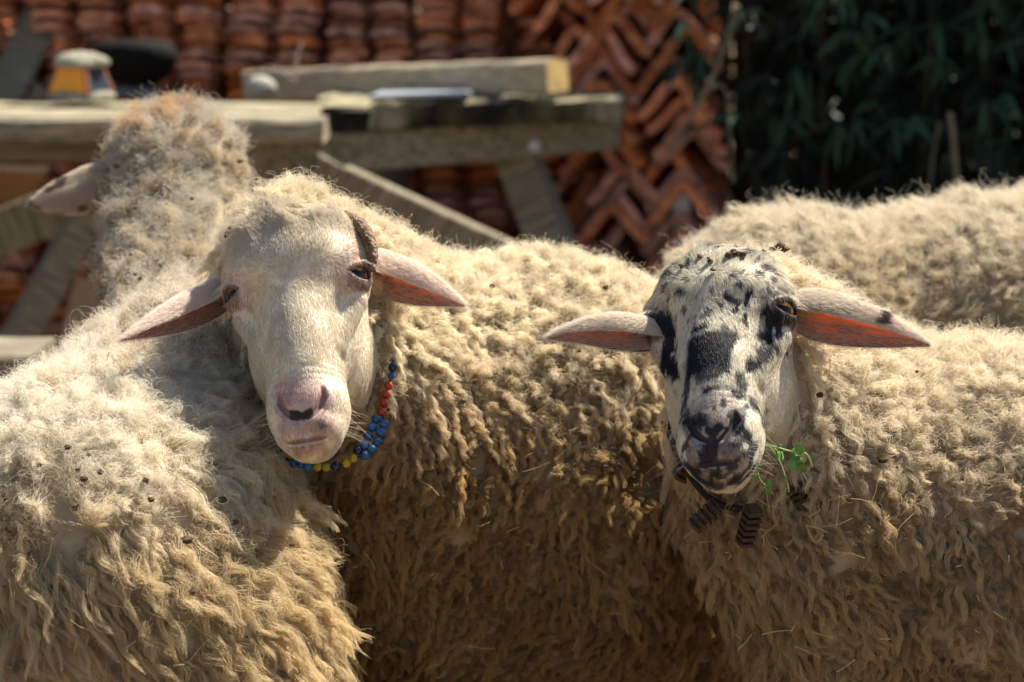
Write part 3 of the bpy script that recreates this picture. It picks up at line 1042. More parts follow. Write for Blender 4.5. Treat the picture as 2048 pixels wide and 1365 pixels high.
# --- speckled sheep
RB = rot_head(46.5, -13, 9)
DB = 2.34
OB = at(1437, 632, DB) - RB @ np.array([0, -.01, .155])
PB = dict(id=2, cw=.022, w=1.05, brow=-.002, whorl=.165)
headB = dict(R=RB, O=OB, P=PB, col=skin_b, nf=120000, crest=.35, fl=1.05, lash=(.75, .7, .6), iris=((.12, .06, .015), (.28, .15, .04)), whisk=(.6, .55, .42), gaze={1: (-.25, -.3, 0), -1: (.1, -.3, -.1)})
earsB = [
    dict(args=(at(1318, 664, 2.35), at(1095, 676, 2.32), (-.05, -1, .1), (-.05, 0, 1), .0185), kw=dict(sag=.004, ph0=4, ph1=252), glow=1.6, outer=(.70, .60, .50), inner=(.58, .36, .28), fz=(.80, .72, .60), spots=.80, edge=1),
    dict(args=(at(1585, 606, 2.35), at(1860, 692, 2.33), (.05, -1, .15), (.25, 0, 1), .0265), kw=dict(sag=.0, ph0=4, ph1=248), outer=(.70, .60, .50), inner=(.58, .36, .28), fz=(.80, .72, .60), spots=.80, edge=1),
]
primsB = [
    ('c', at(1500, 655, 2.43), at(1640, 840, 2.53), .064, .115),
    ('c', at(1490, 740, 2.40), at(1600, 960, 2.47), .065, .130),
    ('e', at(1660, 1080, 2.48), (.105, .14, .17)),
    ('e', at(1960, 1150, 2.55), (.255, .20, .238)),
    ('e', at(2250, 1170, 2.62), (.22, .19, .23)),
] + legs([at(1690, 0, 2.44) * [1, 1, 0], at(1740, 0, 2.6) * [1, 1, 0], at(2330, 0, 2.52) * [1, 1, 0], at(2400, 0, 2.7) * [1, 1, 0]],
         [at(1690, 1290, 2.46), at(1740, 1290, 2.6), at(2330, 1270, 2.54), at(2400, 1270, 2.7)], .08)
flB = [
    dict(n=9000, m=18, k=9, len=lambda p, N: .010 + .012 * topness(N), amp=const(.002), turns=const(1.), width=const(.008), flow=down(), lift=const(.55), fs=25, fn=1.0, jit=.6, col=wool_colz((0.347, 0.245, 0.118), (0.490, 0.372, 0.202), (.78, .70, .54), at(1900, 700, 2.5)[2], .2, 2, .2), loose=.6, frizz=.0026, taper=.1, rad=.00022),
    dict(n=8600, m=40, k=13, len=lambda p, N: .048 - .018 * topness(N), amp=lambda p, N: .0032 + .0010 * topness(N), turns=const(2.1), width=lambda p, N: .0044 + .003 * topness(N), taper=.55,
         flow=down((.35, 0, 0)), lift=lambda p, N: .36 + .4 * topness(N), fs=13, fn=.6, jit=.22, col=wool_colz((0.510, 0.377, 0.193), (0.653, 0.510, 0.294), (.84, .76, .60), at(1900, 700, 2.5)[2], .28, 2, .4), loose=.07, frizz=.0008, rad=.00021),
    dict(n=1500, m=30, k=9, len=const(.024), amp=const(.003), turns=const(1.2), width=const(.007), flow=down(), lift=const(.9), fs=25, fn=1.2,
         keep=lambda p, N: (p[:, 0] < at(1720, 0, 2.45)[0]) & (p[:, 2] > at(0, 900, 2.4)[2]), col=wool_col((.60, .50, .35), (.74, .64, .48), .2, 1), loose=.4, frizz=.0022, rad=.0002),
    dict(fly=True, n=3500, len=lambda p, N: .016 + .010 * topness(N), col=(.80, .73, .58)),
]
# --- sheep on the left that looks away
primsC = [
    ('e', at(205, 1165, 2.42), (.200, .22, .206)),
    ('e', at(378, 1430, 2.38), (.145, .17, .20)),
    ('e', at(350, 870, 2.60), (.122, .20, .138)),
    ('e', at(120, 1500, 2.45), (.22, .22, .20)),
    ('c', at(400, 740, 2.74), at(350, 520, 2.90), .098, .080),
    ('c', at(350, 520, 2.90), at(348, 380, 2.96), .084, .074, dict(k=.03)),
    ('e', at(352, 345, 2.99), (.074, .08, .070)),
    ('c', at(352, 330, 3.0), at(385, 400, 3.15), .055, .035, dict(k=.03)),
] + legs([at(100, 0, 2.34) * [1, 1, 0], at(420, 0, 2.36) * [1, 1, 0], at(250, 0, 2.72) * [1, 1, 0], at(430, 0, 2.74) * [1, 1, 0]],
         [at(100, 1400, 2.36), at(420, 1400, 2.38), at(250, 1100, 2.7), at(430, 1000, 2.72)], .08)
isheadC = lambda p: p[:, 2] > at(0, 575, 2.9)[2]
flC = [
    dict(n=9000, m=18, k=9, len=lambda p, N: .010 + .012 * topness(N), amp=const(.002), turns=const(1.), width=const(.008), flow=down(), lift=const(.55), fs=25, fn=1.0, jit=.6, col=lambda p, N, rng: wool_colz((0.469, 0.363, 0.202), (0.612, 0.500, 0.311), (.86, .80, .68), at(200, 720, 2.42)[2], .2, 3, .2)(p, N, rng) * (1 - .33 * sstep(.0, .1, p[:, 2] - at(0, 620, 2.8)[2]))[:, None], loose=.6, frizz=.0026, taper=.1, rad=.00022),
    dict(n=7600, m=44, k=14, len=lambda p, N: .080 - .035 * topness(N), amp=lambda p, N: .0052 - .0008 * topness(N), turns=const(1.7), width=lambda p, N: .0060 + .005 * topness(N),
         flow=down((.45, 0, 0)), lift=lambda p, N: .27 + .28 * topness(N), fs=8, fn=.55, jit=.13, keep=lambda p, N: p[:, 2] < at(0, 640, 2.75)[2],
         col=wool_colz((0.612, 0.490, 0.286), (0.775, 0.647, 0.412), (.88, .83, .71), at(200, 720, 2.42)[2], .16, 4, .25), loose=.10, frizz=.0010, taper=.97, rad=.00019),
    dict(n=3000, m=64, k=10, len=const(.023), amp=const(.004), turns=const(1.0), width=const(.0115), flow=down(), lift=const(.7), fs=30, fn=1.5, taper=.15,
         keep=lambda p, N: p[:, 2] > at(0, 660, 2.75)[2], col=lambda p, N, rng: wool_col((.46, .37, .24), (.74, .65, .50), .3, 3, .6)(p, N, rng) * (1 - sstep(.0, .05, p[:, 2] - at(0, 300, 2.98)[2])[:, None] * np.array([.0, .25, .5])), loose=.06, frizz=.0013, rad=.00025),
    dict(fly=True, n=4500, len=lambda p, N: .020 + .012 * topness(N), col=(.85, .78, .62)),
]
earsC = [dict(args=(at(232, 345, 2.97), at(57, 408, 2.93), (.1, 1, .1), (-.3, 0, 1), .027), kw=dict(sag=-.004, ph0=70, ph1=300), outer=(.74, .64, .54), inner=(.6, .4, .3), fz=(.72, .61, .49), spots=.62, scol=(.24, .18, .14), blood=(.35, .3, .25)),
         dict(args=(at(465, 345, 3.0), at(512, 375, 3.12), (.1, 1, .1), (.3, 0, 1), .022), kw=dict(ph0=70, ph1=300), outer=(.58, .48, .36), inner=(.5, .25, .18), fz=(.6, .5, .4), spots=.68, scol=(.12, .09, .07), blood=(.5, .4, .3))]
# --- sheep behind on the right
primsD = [
    ('e', at(2020, 735, 3.14), (.36, .20, .212)),
    ('e', at(1590, 720, 3.06), (.19, .17, .178)),
    ('e', at(2320, 640, 3.2), (.12, .12, .12)),
    ('c', at(2300, 560, 3.2), at(2420, 420, 3.22), .09, .075),
    ('e', at(2500, 440, 3.22), (.11, .065, .06)),
] + legs([at(1560, 0, 3.0) * [1, 1, 0], at(1600, 0, 3.16) * [1, 1, 0], at(2250, 0, 3.08) * [1, 1, 0], at(2280, 0, 3.25) * [1, 1, 0]],
         [at(1580, 860, 3.02), at(1620, 860, 3.14), at(2250, 860, 3.1), at(2280, 860, 3.24)], .08)
flD = [
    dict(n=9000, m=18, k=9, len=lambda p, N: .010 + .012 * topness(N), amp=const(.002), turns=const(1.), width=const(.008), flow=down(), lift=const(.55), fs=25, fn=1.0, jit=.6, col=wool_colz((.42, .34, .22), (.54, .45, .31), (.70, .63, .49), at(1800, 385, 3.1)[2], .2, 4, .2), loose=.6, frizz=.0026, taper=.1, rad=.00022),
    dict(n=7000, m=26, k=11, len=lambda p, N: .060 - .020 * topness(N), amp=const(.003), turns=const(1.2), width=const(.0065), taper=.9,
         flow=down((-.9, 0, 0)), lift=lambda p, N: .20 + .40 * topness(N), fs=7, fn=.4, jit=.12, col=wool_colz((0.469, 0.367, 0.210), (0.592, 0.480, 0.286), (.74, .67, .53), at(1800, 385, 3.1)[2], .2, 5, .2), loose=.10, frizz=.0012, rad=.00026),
    dict(fly=True, n=6000, len=lambda p, N: .026 + .012 * topness(N), col=(.85, .8, .66), rad=.00014),
]
import time as _t
_t0 = _t.time()
sheepA = make_sheep('sheep', 'white-faced sheep with one small brown horn and a coloured bead necklace, facing the camera', [*OA[:2] + [.15, .2], 0], primsA, (-.34, 2.24, -.01), (.42, 3.12, .93), headA, earsA, flA, under=(.30, .22, .13), seed=1)
sheepB = make_sheep('sheep', 'sheep with a black and white speckled face chewing a green sprig', [*OB[:2] + [.25, .15], 0], primsB, (.10, 2.08, -.01), (1.0, 2.90, .93), headB, earsB, flB, under=(.34, .26, .17), seed=2)
sheepC = make_sheep('sheep', 'long-haired cream sheep at the left edge, the back of its head to the camera', [*at(250, 0, 2.5)[:2], 0], primsC, (-.74, 1.98, -.01), (-.08, 3.30, 1.03), None, earsC, flC, under=(.42, .34, .23), seed=3)
sheepD = make_sheep('sheep', 'pale sheep standing behind the speckled one, only its woolly back in sight', [*at(1900, 0, 3.1)[:2], 0], primsD, (.12, 2.70, -.01), (1.15, 3.48, .98), None, (), flD, under=(.38, .31, .21), seed=4)
print('sheep built in', _t.time() - _t0)


# ------------------------------------------------------------------ horn, collar, sprig, straw
def bez(pts, n):
    pts = [np.asarray(p, float) for p in pts]
    out = []
    m = len(pts)
    for i in range(m - 1):
        p0, p1, p2, p3 = pts[max(i - 1, 0)], pts[i], pts[i + 1], pts[min(i + 2, m - 1)]
        for t in np.linspace(0, 1, n, endpoint=False):
            out.append(.5 * ((2 * p1) + (-p0 + p2) * t + (2 * p0 - 5 * p1 + 4 * p2 - p3) * t * t + (-p0 + 3 * p1 - 3 * p2 + p3) * t ** 3))
    out.append(pts[-1])
    return out


rootA, fnA, meshA = sheepA
rootB, fnB, meshB = sheepB
rootC, fnC, meshC = sheepC
path = bez([at(664, 426, 2.425), at(696, 436, 2.410), at(721, 452, 2.398), at(737, 478, 2.388), at(745, 508, 2.382), at(743, 545, 2.380)], 12)
n = len(path)
mb = MB()
mb.tube(path, [(.0030 + .0042 * math.sin(math.pi * min(1, .15 + i / n * .8))) * (1 + .05 * math.sin(i * 2.3) + .04 * math.sin(i * .9)) for i in range(n)], 12)
mb.build('horn', M_HORN, rootA, smooth=True)
path = bez([at(470, 452, 2.42), at(458, 462, 2.41), at(450, 475, 2.405)], 6); n = len(path)
mb = MB(); mb.tube(path, [.0042 - .003 * i / n for i in range(n)], 10); mb.build('horn', M_HORN, rootA, smooth=True)


def surf_depth(fn, px, py, d0, d1, head=None, off=.0):
    """depth at which the view ray through a pixel meets a body"""
    ds = np.linspace(d0, d1, 500)
    P = np.array([at(px, py, d) for d in ds])
    v = fn(P)
    k = np.argmax(v < off)
    return ds[k] if (v < off).any() else d1


M_BLUE = simple_mat('blue_glass', (.008, .075, .22), .38, .45, .2, 150, (.02, .10, .25))
M_DBLUE = simple_mat('dark_blue_glass', (.004, .012, .06), .2, .6)
M_RED = simple_mat('red_glass', (.42, .045, .012), .4, .4, .2, 150, (.34, .05, .02))
M_YEL = simple_mat('yellow_glass', (.48, .35, .01), .42, .4, .2, 150, (.40, .31, .04))
M_EYEW = simple_mat('pale_blue_glass', (.25, .42, .52), .25, .5)
M_CORD = simple_mat('dark_cord', (.03, .025, .02), .9, .1)


def bead_mesh(name, mat, r, sq=.92):
    mb = MB()
    prof = [(max(.08, math.cos(a)) * r, math.sin(a) * r * sq) for a in np.linspace(-1.5, 1.5, 11)]
    mb.lathe((0, 0, 0), prof, 18)
    return mb.mesh(name, mat, smooth=True)


col_root = empty('bead_necklace', at(700, 900, 2.43), 'necklace of red, blue and yellow beads round the neck of the white-faced sheep', 'necklace')
B = {'b': bead_mesh('blue_bead', M_BLUE, .0052), 'r': bead_mesh('red_bead', M_RED, .0046), 'y': bead_mesh('yellow_bead', M_YEL, .0045), 'd': bead_mesh('dark_bead', M_DBLUE, .0050), 's': bead_mesh('small_blue_bead', M_BLUE, .0040)}
BN = {'b': 'blue_bead', 'r': 'red_bead', 'y': 'yellow_bead', 'd': 'dark_bead', 's': 'blue_bead'}
beads = [('d', 786, 735), ('s', 783, 752), ('r', 777, 772), ('r', 772, 789), ('r', 768, 806), ('r', 764, 824),
         ('b', 752, 839), ('b', 768, 849), ('b', 744, 855), ('b', 761, 865), ('b', 737, 873), ('b', 754, 884),
         ('b', 729, 891), ('b', 744, 899), ('b', 731, 911), ('d', 716, 901),
         ('y', 707, 917), ('y', 693, 927), ('d', 671, 933), ('y', 652, 935), ('y', 635, 934), ('b', 615, 933), ('s', 601, 930), ('b', 588, 926)]
bp = []
for i, (k, x, y) in enumerate(beads):
    d = 2.425 - .045 * sstep(740, 930, np.array(float(y)))
    p = at(x, y, float(d)); bp.append(p)
    o = link(BN[k], B[k], col_root, keep=False)
    o.location = Vector((p - np.array(col_root.location)).tolist())
    o.rotation_euler = (random.uniform(-.6, .6), random.uniform(0, 3), random.uniform(-.5, .5))
ring = [bp[i] for i in (0, 2, 3, 4, 5, 7, 9, 11, 13, 14, 16, 17, 18, 19, 20, 21, 22, 23)]
back = [at(560, 905, 2.45), at(530, 830, 2.52), at(540, 700, 2.60), at(620, 560, 2.66), at(720, 560, 2.63), at(780, 650, 2.54)]
mb = MB(); mb.tube(bez(ring + back + [ring[0]], 5), .0011, 6); mb.build('cord', M_CORD, col_root, smooth=True)
# the eye-shaped charm bead
mb = MB()
c = at(671, 934, 2.386)
for r, zz, m in ((.0048, 0, 0), (.0036, .0011, 1), (.0022, .0018, 2), (.0010, .0024, 3)):
    mb.lathe((0, 0, zz), [(r, 0), (r * .98, .0006), (r * .8, .0010)], 20, m)
o = link('eye_bead', mb.mesh('eye_bead', [M_DBLUE, M_EYEW, M_BLUE, M_DBLUE], True), col_root, keep=False)
o.location = Vector((c - np.array(col_root.location)).tolist()); o.rotation_euler = (math.radians(100), 0, 0)

# wooden collar charms of the speckled sheep
M_WOOD_D = simple_mat('dark_carved_wood', (.022, .011, .007), .55, .4, .15, 90, (.075, .035, .018), .3)


def charm(px, py, d, ang, nslab, w, pitch, yaw=0, tip=True):
    """stack of notched wooden slabs; ang turns it in the picture plane"""
    c = at(px, py, d)
    n0 = []
    for i in range(nslab):
        mb = MB()
        ww = w * (1 - .03 * i)
        z = -pitch * i
        h = pitch * .55
        pts = [(-ww, .35), (-ww * .55, 1.0), (ww * .7, 1.15), (ww, .25), (ww * .8, -1), (-ww * .8, -1)]
        lo_ = [(x, y * .009, z - h / 2) for x, y in pts]; hi_ = [(x, y * .009, z + h / 2) for x, y in pts]
        k = 6
        mb.add(lo_ + hi_, [tuple(range(k - 1, -1, -1)), tuple(range(k, 2 * k))] + [(a, (a + 1) % k, k + (a + 1) % k, k + a) for a in range(k)])
        n0.append(mb)
    mb = MB(); mb.box(-w * .55, w * .55, -.005, .006, -pitch * nslab + pitch * .6, pitch * .5)
    n0.append(mb)
    return c, n0


wc = empty('wooden_collar', at(1520, 1010, 2.38), 'collar of dark carved wooden charms under the chin of the speckled sheep', 'collar')
for (px, py, d, ang, ns, w, pitch, yaw) in ((1506, 1022, 2.30, 3, 6, .0098, .0072, .35), (1430, 1015, 2.315, 42, 5, .0088, .0066, .5), (1376, 930, 2.35, 30, 3, .0085, .0072, .4), (1588, 975, 2.335, -28, 4, .0095, .0070, -.3), (1632, 905, 2.365, -20, 3, .0075, .0068, 0)):
    c, mbs = charm(px, py, d, ang, ns, w, pitch)
    for i, mb in enumerate(mbs):
        o = link('wooden_slab' if i < ns else 'charm_core', mb.mesh('wooden_slab', M_WOOD_D), wc, keep=False)
        o.location = Vector((c - np.array(wc.location)).tolist())
        o.rotation_euler = (math.radians(24), math.radians(ang), yaw)
        bv = o.modifiers.new('bevel', 'BEVEL'); bv.width = .0006
mb = MB()
mb.tube(bez([at(1340, 870, 2.44), at(1368, 935, 2.40), at(1430, 1005, 2.375), at(1510, 1015, 2.365), at(1592, 975, 2.39), at(1650, 900, 2.43), at(1670, 800, 2.47), at(1600, 640, 2.56), at(1480, 600, 2.58), at(1370, 720, 2.52), at(1340, 870, 2.44)], 6), .0035, 8)
mb.build('strap', M_CORD, wc, smooth=True)

# green sprig in the mouth
M_LEAF = simple_mat('clover_leaf', (.085, .22, .045), .5, .4, .2, 60, (.15, .31, .08))
M_STEM = simple_mat('green_stem', (.20, .34, .06), .5, .4)
sp = empty('leafy_sprig', at(1500, 885, 2.27), 'fresh green sprig of small round leaves hanging from the mouth of the speckled sheep', 'sprig')
SD = 2.262
main = bez([at(1496, 884, 2.275), at(1545, 893, SD), at(1580, 903, SD), at(1612, 908, SD - .004), at(1624, 935, SD)], 8)
mb = MB(); mb.tube(main, [.0009] * len(main), 6)
for pts in (((1538, 891), (1560, 925), (1574, 965), (1578, 985)), ((1500, 890), (1512, 925), (1520, 960), (1537, 975)), ((1590, 905), (1598, 915), (1605, 922)), ((1545, 893), (1552, 900), (1555, 903)), ((1498, 888), (1506, 915), (1508, 945)),
            ((1560, 898), (1566, 915), (1562, 925)), ((1600, 906), (1605, 918), (1608, 930))):
    q = bez([at(x, y, SD + random.uniform(-.006, .006)) for x, y in pts], 5); mb.tube(q, [.0006] * len(q), 5)
mb.build('stem', M_STEM, sp, smooth=True)


def leaf_mesh(name, L, W, mat, fold=.25, n=6):
    vs = []; fs = []
    for side in (0, 1):
        for i in range(n + 1):
            t = i / n
            w = W * math.sin(math.pi * min(1, t * .94 + .06)) ** .8
            if t > .5: w *= 1 - .15 * (t - .5)
            for x in (-1, 0, 1):
                vs.append((x * w, t * L, (abs(x) * fold * w) - .35 * fold * L * t * t - side * L * .012))
    M = 3 * (n + 1)
    for i in range(n):
        for j in range(2):
            a = i * 3 + j
            fs.append((a, a + 1, a + 4, a + 3)); fs.append((M + a, M + a + 3, M + a + 4, M + a + 1))
        for j in (0, 2):
            a = i * 3 + j; fs.append((a, a + 3, M + a + 3, M + a))
    me = bpy.data.meshes.new(name); me.from_pydata(vs, [], fs); me.materials.append(mat)
    me.polygons.foreach_set('use_smooth', [True] * len(fs)); me.update()
    return me


LM = leaf_mesh('sprig_leaf', .0115, .0054, M_LEAF)
for (x, y, sc_, rz) in ((1609, 903, 1.05, -70), (1575, 928, 1.05, 95), (1556, 920, .95, 20), (1606, 928, 1.0, 190), (1588, 912, .8, 30), (1596, 920, .75, 150), (1553, 900, .7, 60), (1600, 915, .6, -120), (1584, 915, .65, 80),
                        (1508, 925, .5, 130), (1515, 938, .5, 60), (1510, 950, .55, 200), (1537, 975, .55, 170), (1542, 968, .5, -40), (1512, 912, .45, -60), (1530, 972, .5, 100)):
    o = link('leaf', LM, sp, keep=False)
    o.location = Vector((at(x, y, SD - .003 + random.uniform(-.004, .004)) - np.array(sp.location)).tolist())
    o.scale = (sc_,) * 3
    o.rotation_euler = (math.radians(75 + random.uniform(-25, 25)), math.radians(random.uniform(-30, 30)), 0)
    o.rotation_mode = 'XYZ'
    M = Matrix.Rotation(math.radians(rz), 4, 'Y') @ Matrix.Rotation(math.radians(78 + random.uniform(-18, 18)), 4, 'X') @ Matrix.Rotation(math.radians(random.uniform(-25, 25)), 4, 'Y')
    o.matrix_basis = Matrix.Translation(o.location) @ M @ Matrix.Scale(sc_, 4)

# straw, seeds and burrs caught in the fleeces
M_STRAW = simple_mat('straw', (.42, .32, .13), .7, .3, .2, 200, (.60, .50, .26))
M_BURR = simple_mat('burr', (.05, .032, .02), .9, .1, .2, 200, (.13, .09, .055))


def straw(name, fn, region, n, dr, label, off=.020, bits=None, seed=0):
    rr = random.Random(seed); mb = MB()
    for i in range(n):
        x = rr.uniform(region[0], region[2]); y = rr.uniform(region[1], region[3])
        d = surf_depth(fn, x, y, dr[0], dr[1], off=off)
        if d >= dr[1]: continue
        c = at(x, y, d - .004)
        L = rr.choice([.006, .01, .014, .022, .03]); a = rr.uniform(0, math.pi)
        dv = np.array([math.cos(a), rr.uniform(-.3, .3), math.sin(a)]) * L / 2
        bend = np.array([rr.uniform(-1, 1), 0, rr.uniform(-1, 1)]) * L * .08
        mb.tube([c - dv, c + bend, c + dv], [.0003 + .0002 * rr.random()] * 3, 5)
    o = mb.build(name, M_STRAW); tag(o, label, 'straw', kind='stuff')


def burrs(name, fn, region, n, dr, label, off=.020, seed=0, pts=(), rs=(.0012, .0035)):
    rr = random.Random(seed); mb = MB()
    pl = list(pts) + [(rr.uniform(region[0], region[2]), rr.uniform(region[1], region[3]), 0) for i in range(n)]
    for x, y, r in pl:
        d = surf_depth(fn, x, y, dr[0], dr[1], off=off)
        if d >= dr[1]: continue
        c = at(x, y, d - .003); r = r or rr.uniform(*rs)
        t = rr.uniform(0, 3)
        prof = [(r * math.cos(a) * (1 + .25 * math.sin(a * 5 + t)) + r * .05, r * .8 * math.sin(a)) for a in np.linspace(-1.4, 1.4, 6)]
        mb.lathe(c, prof, 7, wob=.18)
        for k in range(5):
            dv = np.array([rr.uniform(-1, 1), rr.uniform(-1, .2), rr.uniform(-1, 1)]) * r * 1.6
            mb.tube([c, c + dv * .7], [r * .3, r * .12], 4)
    o = mb.build(name, M_BURR); tag(o, label, 'burrs', kind='stuff')


straw('straw_bits', fnA, (560, 430, 1300, 1300), 75, (2.3, 3.0), 'bits of straw caught in the brown fleece of the white-faced sheep', seed=1)
straw('straw_bits', fnB, (1380, 940, 1700, 1120), 46, (2.2, 2.9), 'straw tangled in the wool below the chin of the speckled sheep', seed=2)
straw('straw_bits', fnB, (1450, 700, 2040, 1340), 40, (2.2, 2.9), 'straw scattered over the flank of the speckled sheep', seed=4)
straw('straw_bits', fnC, (0, 700, 640, 1340), 60, (2.0, 2.9), 'thin straw pieces scattered over the cream fleece at the left edge', seed=3)
burrs('burrs', fnC, (0, 850, 620, 1300), 7, (2.0, 2.9), 'dark seeds and burrs stuck in the cream fleece at the left edge', seed=5,
      pts=((168, 958, .0035), (152, 1015, .0032), (200, 945, .003), (78, 930, .0025), (135, 895, .003), (302, 1000, .003), (374, 1080, .005), (155, 940, .002), (12, 1000, .002), (445, 1000, .004), (470, 1045, .003)))
burrs('burrs', fnA, (640, 350, 1350, 1200), 12, (2.3, 3.0), 'small dark burrs stuck in the brown fleece of the white-faced sheep', seed=6)
burrs('burrs', fnB, (1450, 700, 2040, 1300), 8, (2.2, 2.9), 'dark burrs stuck in the flank wool of the speckled sheep', seed=7, rs=(.0015, .005), pts=((1780, 870, .005), (1700, 1000, .003), (1540, 486, .005), (1556, 478, .006), (1568, 486, .0045), (1575, 470, .004), (1700, 930, .003)))
burrs('burrs', fnC, (210, 260, 480, 560), 13, (2.7, 3.3), 'dark burrs stuck in the neck wool of the sheep looking away', seed=8, rs=(.0018, .0038))


# ------------------------------------------------------------------ ground
M_DIRT = simple_mat('dry_dirt', (.13, .085, .05), .95, .1, .25, 1.2, (.22, .15, .09), .5, bscale=30)
nx, ny = 90, 110
gx = np.linspace(-1, 1, nx); gx = np.sign(gx) * np.abs(gx) ** 2.2 * 90
gy = -12 + np.linspace(0, 1, ny) ** 2.4 * 190
G = np.stack(np.meshgrid(gx, gy, indexing='ij'), -1).reshape(-1, 2)
gz = (NZ[0](np.stack([G[:, 0], G[:, 1], G[:, 0] * 0], -1), 1.1) - .5) * .04 - .004
gf = [(i * ny + j, (i + 1) * ny + j, (i + 1) * ny + j + 1, i * ny + j + 1) for i in range(nx - 1) for j in range(ny - 1)]
o = link('ground', mesh_np('ground', np.column_stack([G, gz]), gf, M_DIRT)); tag(o, 'bare dry dirt of the yard', kind='structure')

# ------------------------------------------------------------------ materials of the yard
M_WOODG = simple_mat('weathered_wood', (.11, .095, .062), .85, .2, .16, 7, (.37, .32, .225), .6, stretch=(1, 13, 13), bscale=14)
M_WOODL = simple_mat('pale_wood', (.26, .21, .14), .8, .2, .22, 8, (.50, .42, .29), .4, stretch=(1, 6, 6), bscale=12)
M_WOODY = simple_mat('cut_wood_end', (.30, .20, .07), .8, .2, .25, 14, (.42, .31, .13), .3)


def moss_mat():
    m, nt, out = new_mat('mossy_board')
    p = principled(nt, out, .9, .15)
    tc = nt.nodes.new('ShaderNodeTexCoord'); geo = nt.nodes.new('ShaderNodeNewGeometry')
    mp = nt.nodes.new('ShaderNodeMapping'); mp.inputs['Scale'].default_value = (1, 1, .5)
    nt.links.new(tc.outputs['Object'], mp.inputs[0])
    n = nt.nodes.new('ShaderNodeTexNoise'); n.inputs['Scale'].default_value = 9; n.inputs['Detail'].default_value = 5
    nt.links.new(mp.outputs[0], n.inputs[0])
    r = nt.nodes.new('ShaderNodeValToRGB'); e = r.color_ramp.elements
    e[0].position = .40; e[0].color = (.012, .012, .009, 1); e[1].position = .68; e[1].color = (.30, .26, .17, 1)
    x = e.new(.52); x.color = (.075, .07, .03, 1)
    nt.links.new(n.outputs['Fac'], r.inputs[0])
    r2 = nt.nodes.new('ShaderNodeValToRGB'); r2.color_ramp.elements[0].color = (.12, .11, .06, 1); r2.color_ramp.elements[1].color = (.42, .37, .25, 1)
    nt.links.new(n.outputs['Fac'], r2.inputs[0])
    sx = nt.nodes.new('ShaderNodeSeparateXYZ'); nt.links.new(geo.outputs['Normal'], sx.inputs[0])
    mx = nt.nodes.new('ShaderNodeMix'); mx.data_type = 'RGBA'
    # upward face of the boards takes the paler wood colours, the mossy growth sits on the edges
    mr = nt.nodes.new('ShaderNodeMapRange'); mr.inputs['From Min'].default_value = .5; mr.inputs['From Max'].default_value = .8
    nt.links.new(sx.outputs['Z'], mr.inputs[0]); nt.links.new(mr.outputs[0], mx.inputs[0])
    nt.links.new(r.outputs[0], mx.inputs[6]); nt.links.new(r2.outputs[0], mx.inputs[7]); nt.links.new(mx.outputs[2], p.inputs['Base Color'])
    b = nt.nodes.new('ShaderNodeBump'); b.inputs['Strength'].default_value = .6; b.inputs['Distance'].default_value = .01
    nt.links.new(n.outputs['Fac'], b.inputs['Height']); nt.links.new(b.outputs[0], p.inputs['Normal'])
    return m


M_MOSS = moss_mat()


def slab(name, pts_top, width_dir, width, thick, mats, parent, rough=.004, n=14, seed=0, end_mat=None, thick2=None):
    """board between two points of its upper front edge; slightly worn edges"""
    rr = np.random.default_rng(seed)
    a, b = np.asarray(pts_top[0], float), np.asarray(pts_top[1], float)
    w = np.asarray(width_dir, float) * width
    vs = []; fs = []; mi = []
    ax = (b - a) / np.linalg.norm(b - a); upv = np.cross(w / width, ax); upv /= np.linalg.norm(upv)
    if upv[2] < 0: upv = -upv
    t2 = thick2 or thick
    for i in range(n + 1):
        t = i / n; c = a + (b - a) * t; th = thick + (t2 - thick) * t
        e = min(i, n - i) == 0
        j = rr.uniform(-rough, rough, 4); k = rr.uniform(-rough, rough, 4)
        prof = [(0, -.008), (.008, 0), (width - .008, 0), (width, -.008), (width, -th + .006), (width - .006, -th), (.006, -th), (0, -th + .006)]
        for q, (x, z) in enumerate(prof):
            jj = j[q % 4] * .8 if not e else -j[q % 4] * .3
            vs.append(c + (w / width) * (x + jj) + upv * (z + k[(q // 2) % 4] * .5) + ax * (rr.uniform(-rough, rough) if e else 0))
    for i in range(n):
        for q in range(8):
            fs.append((i * 8 + q, i * 8 + (q + 1) % 8, (i + 1) * 8 + (q + 1) % 8, (i + 1) * 8 + q)); mi.append(0)
    fs.append(tuple(range(7, -1, -1))); fs.append(tuple(range(n * 8, n * 8 + 8))); mi += [1 if end_mat else 0] * 2
    mb = MB(); mb.v = [tuple(q) for q in vs]; mb.f = fs; mb.m = mi
    me = mb.mesh(name, [mats] + ([end_mat] if end_mat else []))
    bm = __import__('bmesh').new(); bm.from_mesh(me); __import__('bmesh').ops.recalc_face_normals(bm, faces=bm.faces); bm.to_mesh(me); bm.free()
    return link(name, me, parent)


# ------------------------------------------------------------------ table
TZ = .76
tb = empty('picnic_table', (-.55, 5.45, 0), 'weathered mossy wooden picnic table in front of the stacked roof tiles', 'table')
back_ = np.array([.03, 1, 0]); back_ /= np.linalg.norm(back_)


def tp(px, d, z=TZ):
    a = at(px, 682, d); return np.array([a[0] , a[1], z])


